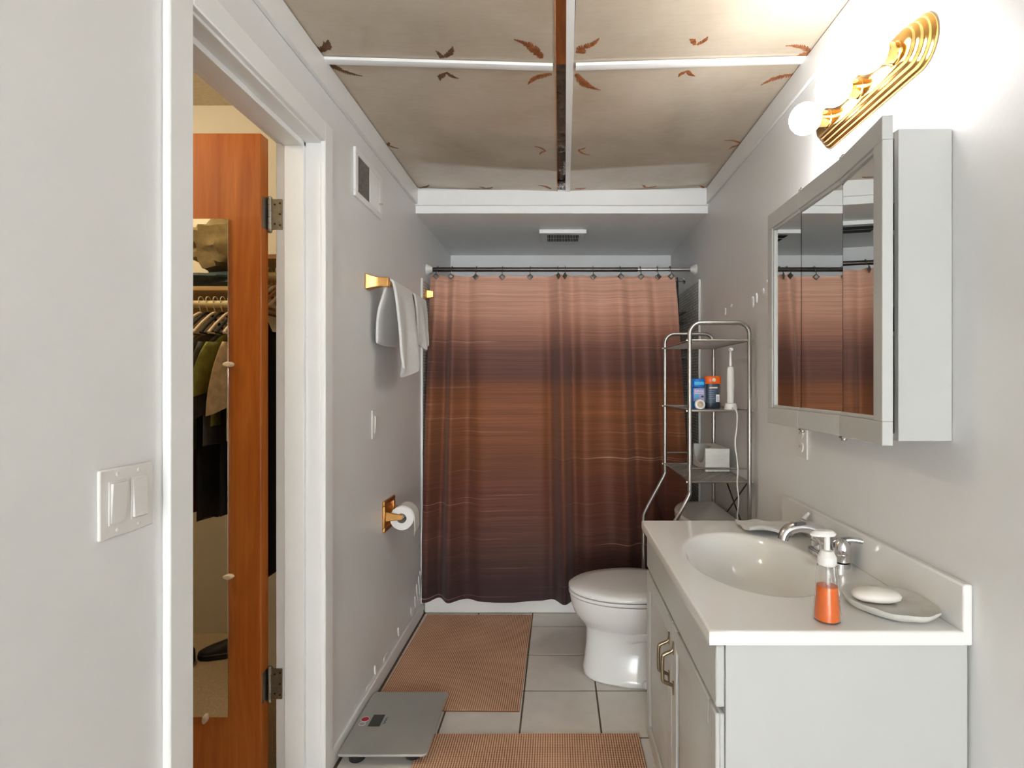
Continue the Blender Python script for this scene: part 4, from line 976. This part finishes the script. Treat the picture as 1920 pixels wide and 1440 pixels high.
for (x, y_, z, h, r, m, lab) in ((.72,1.14,1.3555,.07,.018,'navy','dark bottle inside the medicine cabinet'),(.72,1.14,1.5605,.09,.015,'black','black bottle on the upper medicine cabinet shelf')):
    t = thing('bottle',(x,y_,z),lab,'bottle')
    MB().lathe([(r*.9,0),(r,.003),(r,h*.75),(r*.6,h*.85)],(x,y_,z),n=20).build('body',m,t); MB().lathe([(r*.62,h*.85),(r*.62,h)],(x,y_,z),n=16).build('cap','plastic',t)

# ------------------------------------------------------------------ vanity light
LZ = 1.25+.727; LY = 1.352; BXC = .675
vl = thing('vanity_light', (XR,LY,LZ), 'polished brass vanity light bar with three glowing globes', 'light fixture')
def stad(L, h, x, n=12):
    pts = []
    for s in (1,-1):
        for i in range(n+1):
            a = -PI/2+PI*i/n if s > 0 else PI/2+PI*i/n
            pts.append((x, LY+s*(L-h*.9)+h*.9*math.cos(a), LZ+h*math.sin(a)))
    return pts
MB().loft([stad(.240,.058,XR-.0005),stad(.240,.058,XR-.006),stad(.232,.052,XR-.009),stad(.231,.051,XR-.016),stad(.222,.0445,XR-.019),stad(.221,.0435,XR-.027),stad(.212,.037,XR-.030),stad(.211,.036,XR-.038),stad(.203,.030,XR-.041)]).build('backplate','brass',vl,bevel=.0012,smooth=30)
for yb_ in (1.484, 1.334, 1.189):
    MB().lathe([(.024,.040),(.024,.044),(.0215,.046),(.0215,.066),(.0225,.067),(.0225,.0695),(.0205,.0705)],(XR,yb_,LZ-.005),(-1,0,0),24).build('socket_cup','brass',vl)
    MB().lathe([(.013,.064),(.015,.070),(.0135,.0725)],(XR,yb_,LZ-.005),(-1,0,0),20).build('lamp_socket','plastic',vl)
    R = .0415
    pr = [(.0001,-R)]+[(R*math.sin(PI*i/20),-R*math.cos(PI*i/20)) for i in range(1,19)]+[(.0125,R+.001),(.0001,R+.002)]
    MB().lathe(pr,(BXC,yb_,LZ-.005),(1,0,0),32,cap=False).build('globe_bulb','bulb',vl,smooth=80)

# ------------------------------------------------------------------ floor things
def woven(name, x0, x1, y0, y1, lab, ang=0, seed=0):
    nx = int((x1-x0)/PITCH)*3+1; ny = int((y1-y0)/PITCH)*3+1
    W = (nx-1)/3*PITCH; L = (ny-1)/3*PITCH
    def fn(u, v):
        x = u*W; y = v*L
        h = abs(math.sin(PI*x/PITCH))*abs(math.sin(PI*y/PITCH))
        return (x, y, .004+.0042*h+.0012*noise.noise((x*8,y*8,seed)))
    mb = MB().grid(fn, nx, ny)
    mb.box(0,W,0,L,.0006,.0035)
    # plain frame edge
    o = mb.build(name,'weave',loc=(0,0,0),smooth=60)
    o.location = (x0,y0,0); o.rotation_euler = (0,0,ang)
    return tag(o, lab, 'mat')
woven('bath_mat', -.716, -.140, 2.075, 2.935, 'tan woven bath mat along the left wall in front of the tub', -.012, 1)
woven('bath_mat', -.475, .296, 1.39, 1.936, 'tan woven bath mat in front of the vanity', .004, 5)
s0 = thing('bathroom_scale', (-.57,1.955,0), 'flat grey digital bathroom scale by the left baseboard', 'scale')
sx0, sx1, sy0, sy1 = -.722, -.430, 1.775, 2.138; SZ = .030
MB().loft([[(a,b,SZ) for a,b in rrect(sx0+.002,sx1-.002,sy0+.002,sy1-.002,.010,5)],[(a,b,SZ+.002) for a,b in rrect(sx0,sx1,sy0,sy1,.012,5)],[(a,b,SZ+.007) for a,b in rrect(sx0,sx1,sy0,sy1,.012,5)],[(a,b,SZ+.0085) for a,b in rrect(sx0+.0015,sx1-.0015,sy0+.0015,sy1-.0015,.011,5)]]).build('top_plate','scale',s0,bevel=.0008)
B(sx0+.03,sx1-.03,sy0+.03,sy1-.03,SZ-.010,SZ).build('load_tray','black',s0,bevel=.003)
for x in (sx0+.055,sx1-.05):
    for y_, zb in ((sy0+.035,.0005 if x < -.6 else .0095),(sy1-.04,.0095)):
        MB().lathe([(.020,zb),(.026,zb+.004),(.027,.024),(.02,SZ-.001)],(x,y_,0),n=22).build('foot','black',s0)
ZT = SZ+.0085
MB().box(-.668,-.635,1.925,1.985,ZT-.001,ZT+.0004).build('display','lcd',s0)
MB().box(-.672,-.668,1.921,1.989,ZT-.001,ZT+.0007).box(-.635,-.631,1.921,1.989,ZT-.001,ZT+.0007).box(-.668,-.635,1.921,1.925,ZT-.001,ZT+.0007).box(-.668,-.635,1.985,1.989,ZT-.001,ZT+.0007).build('display_bezel','ink',s0)
MB().lathe([(.013,0),(.013,.0006)],(-.695,1.963,ZT),n=24).build('red_emblem','red',s0)
MB().tube([(-.695+.0145*math.cos(a),1.963+.0145*math.sin(a),ZT+.0003) for a in [2*PI*i/28 for i in range(28)]],.0008,4,closed=True).tube([(-.697+.012*math.cos(a),1.936+.010*math.sin(a),ZT+.0003) for a in [2*PI*i/24 for i in range(24)]],.0008,4,closed=True).build('white_rings','inkw',s0)
MB().tube(smooth_path([(-.622,1.935,ZT+.0003),(-.616,1.943,ZT+.0003),(-.622,1.950,ZT+.0003),(-.616,1.958,ZT+.0003),(-.622,1.966,ZT+.0003),(-.614,1.974,ZT+.0003)],5),.0011,4).build('printed_script','ink',s0)
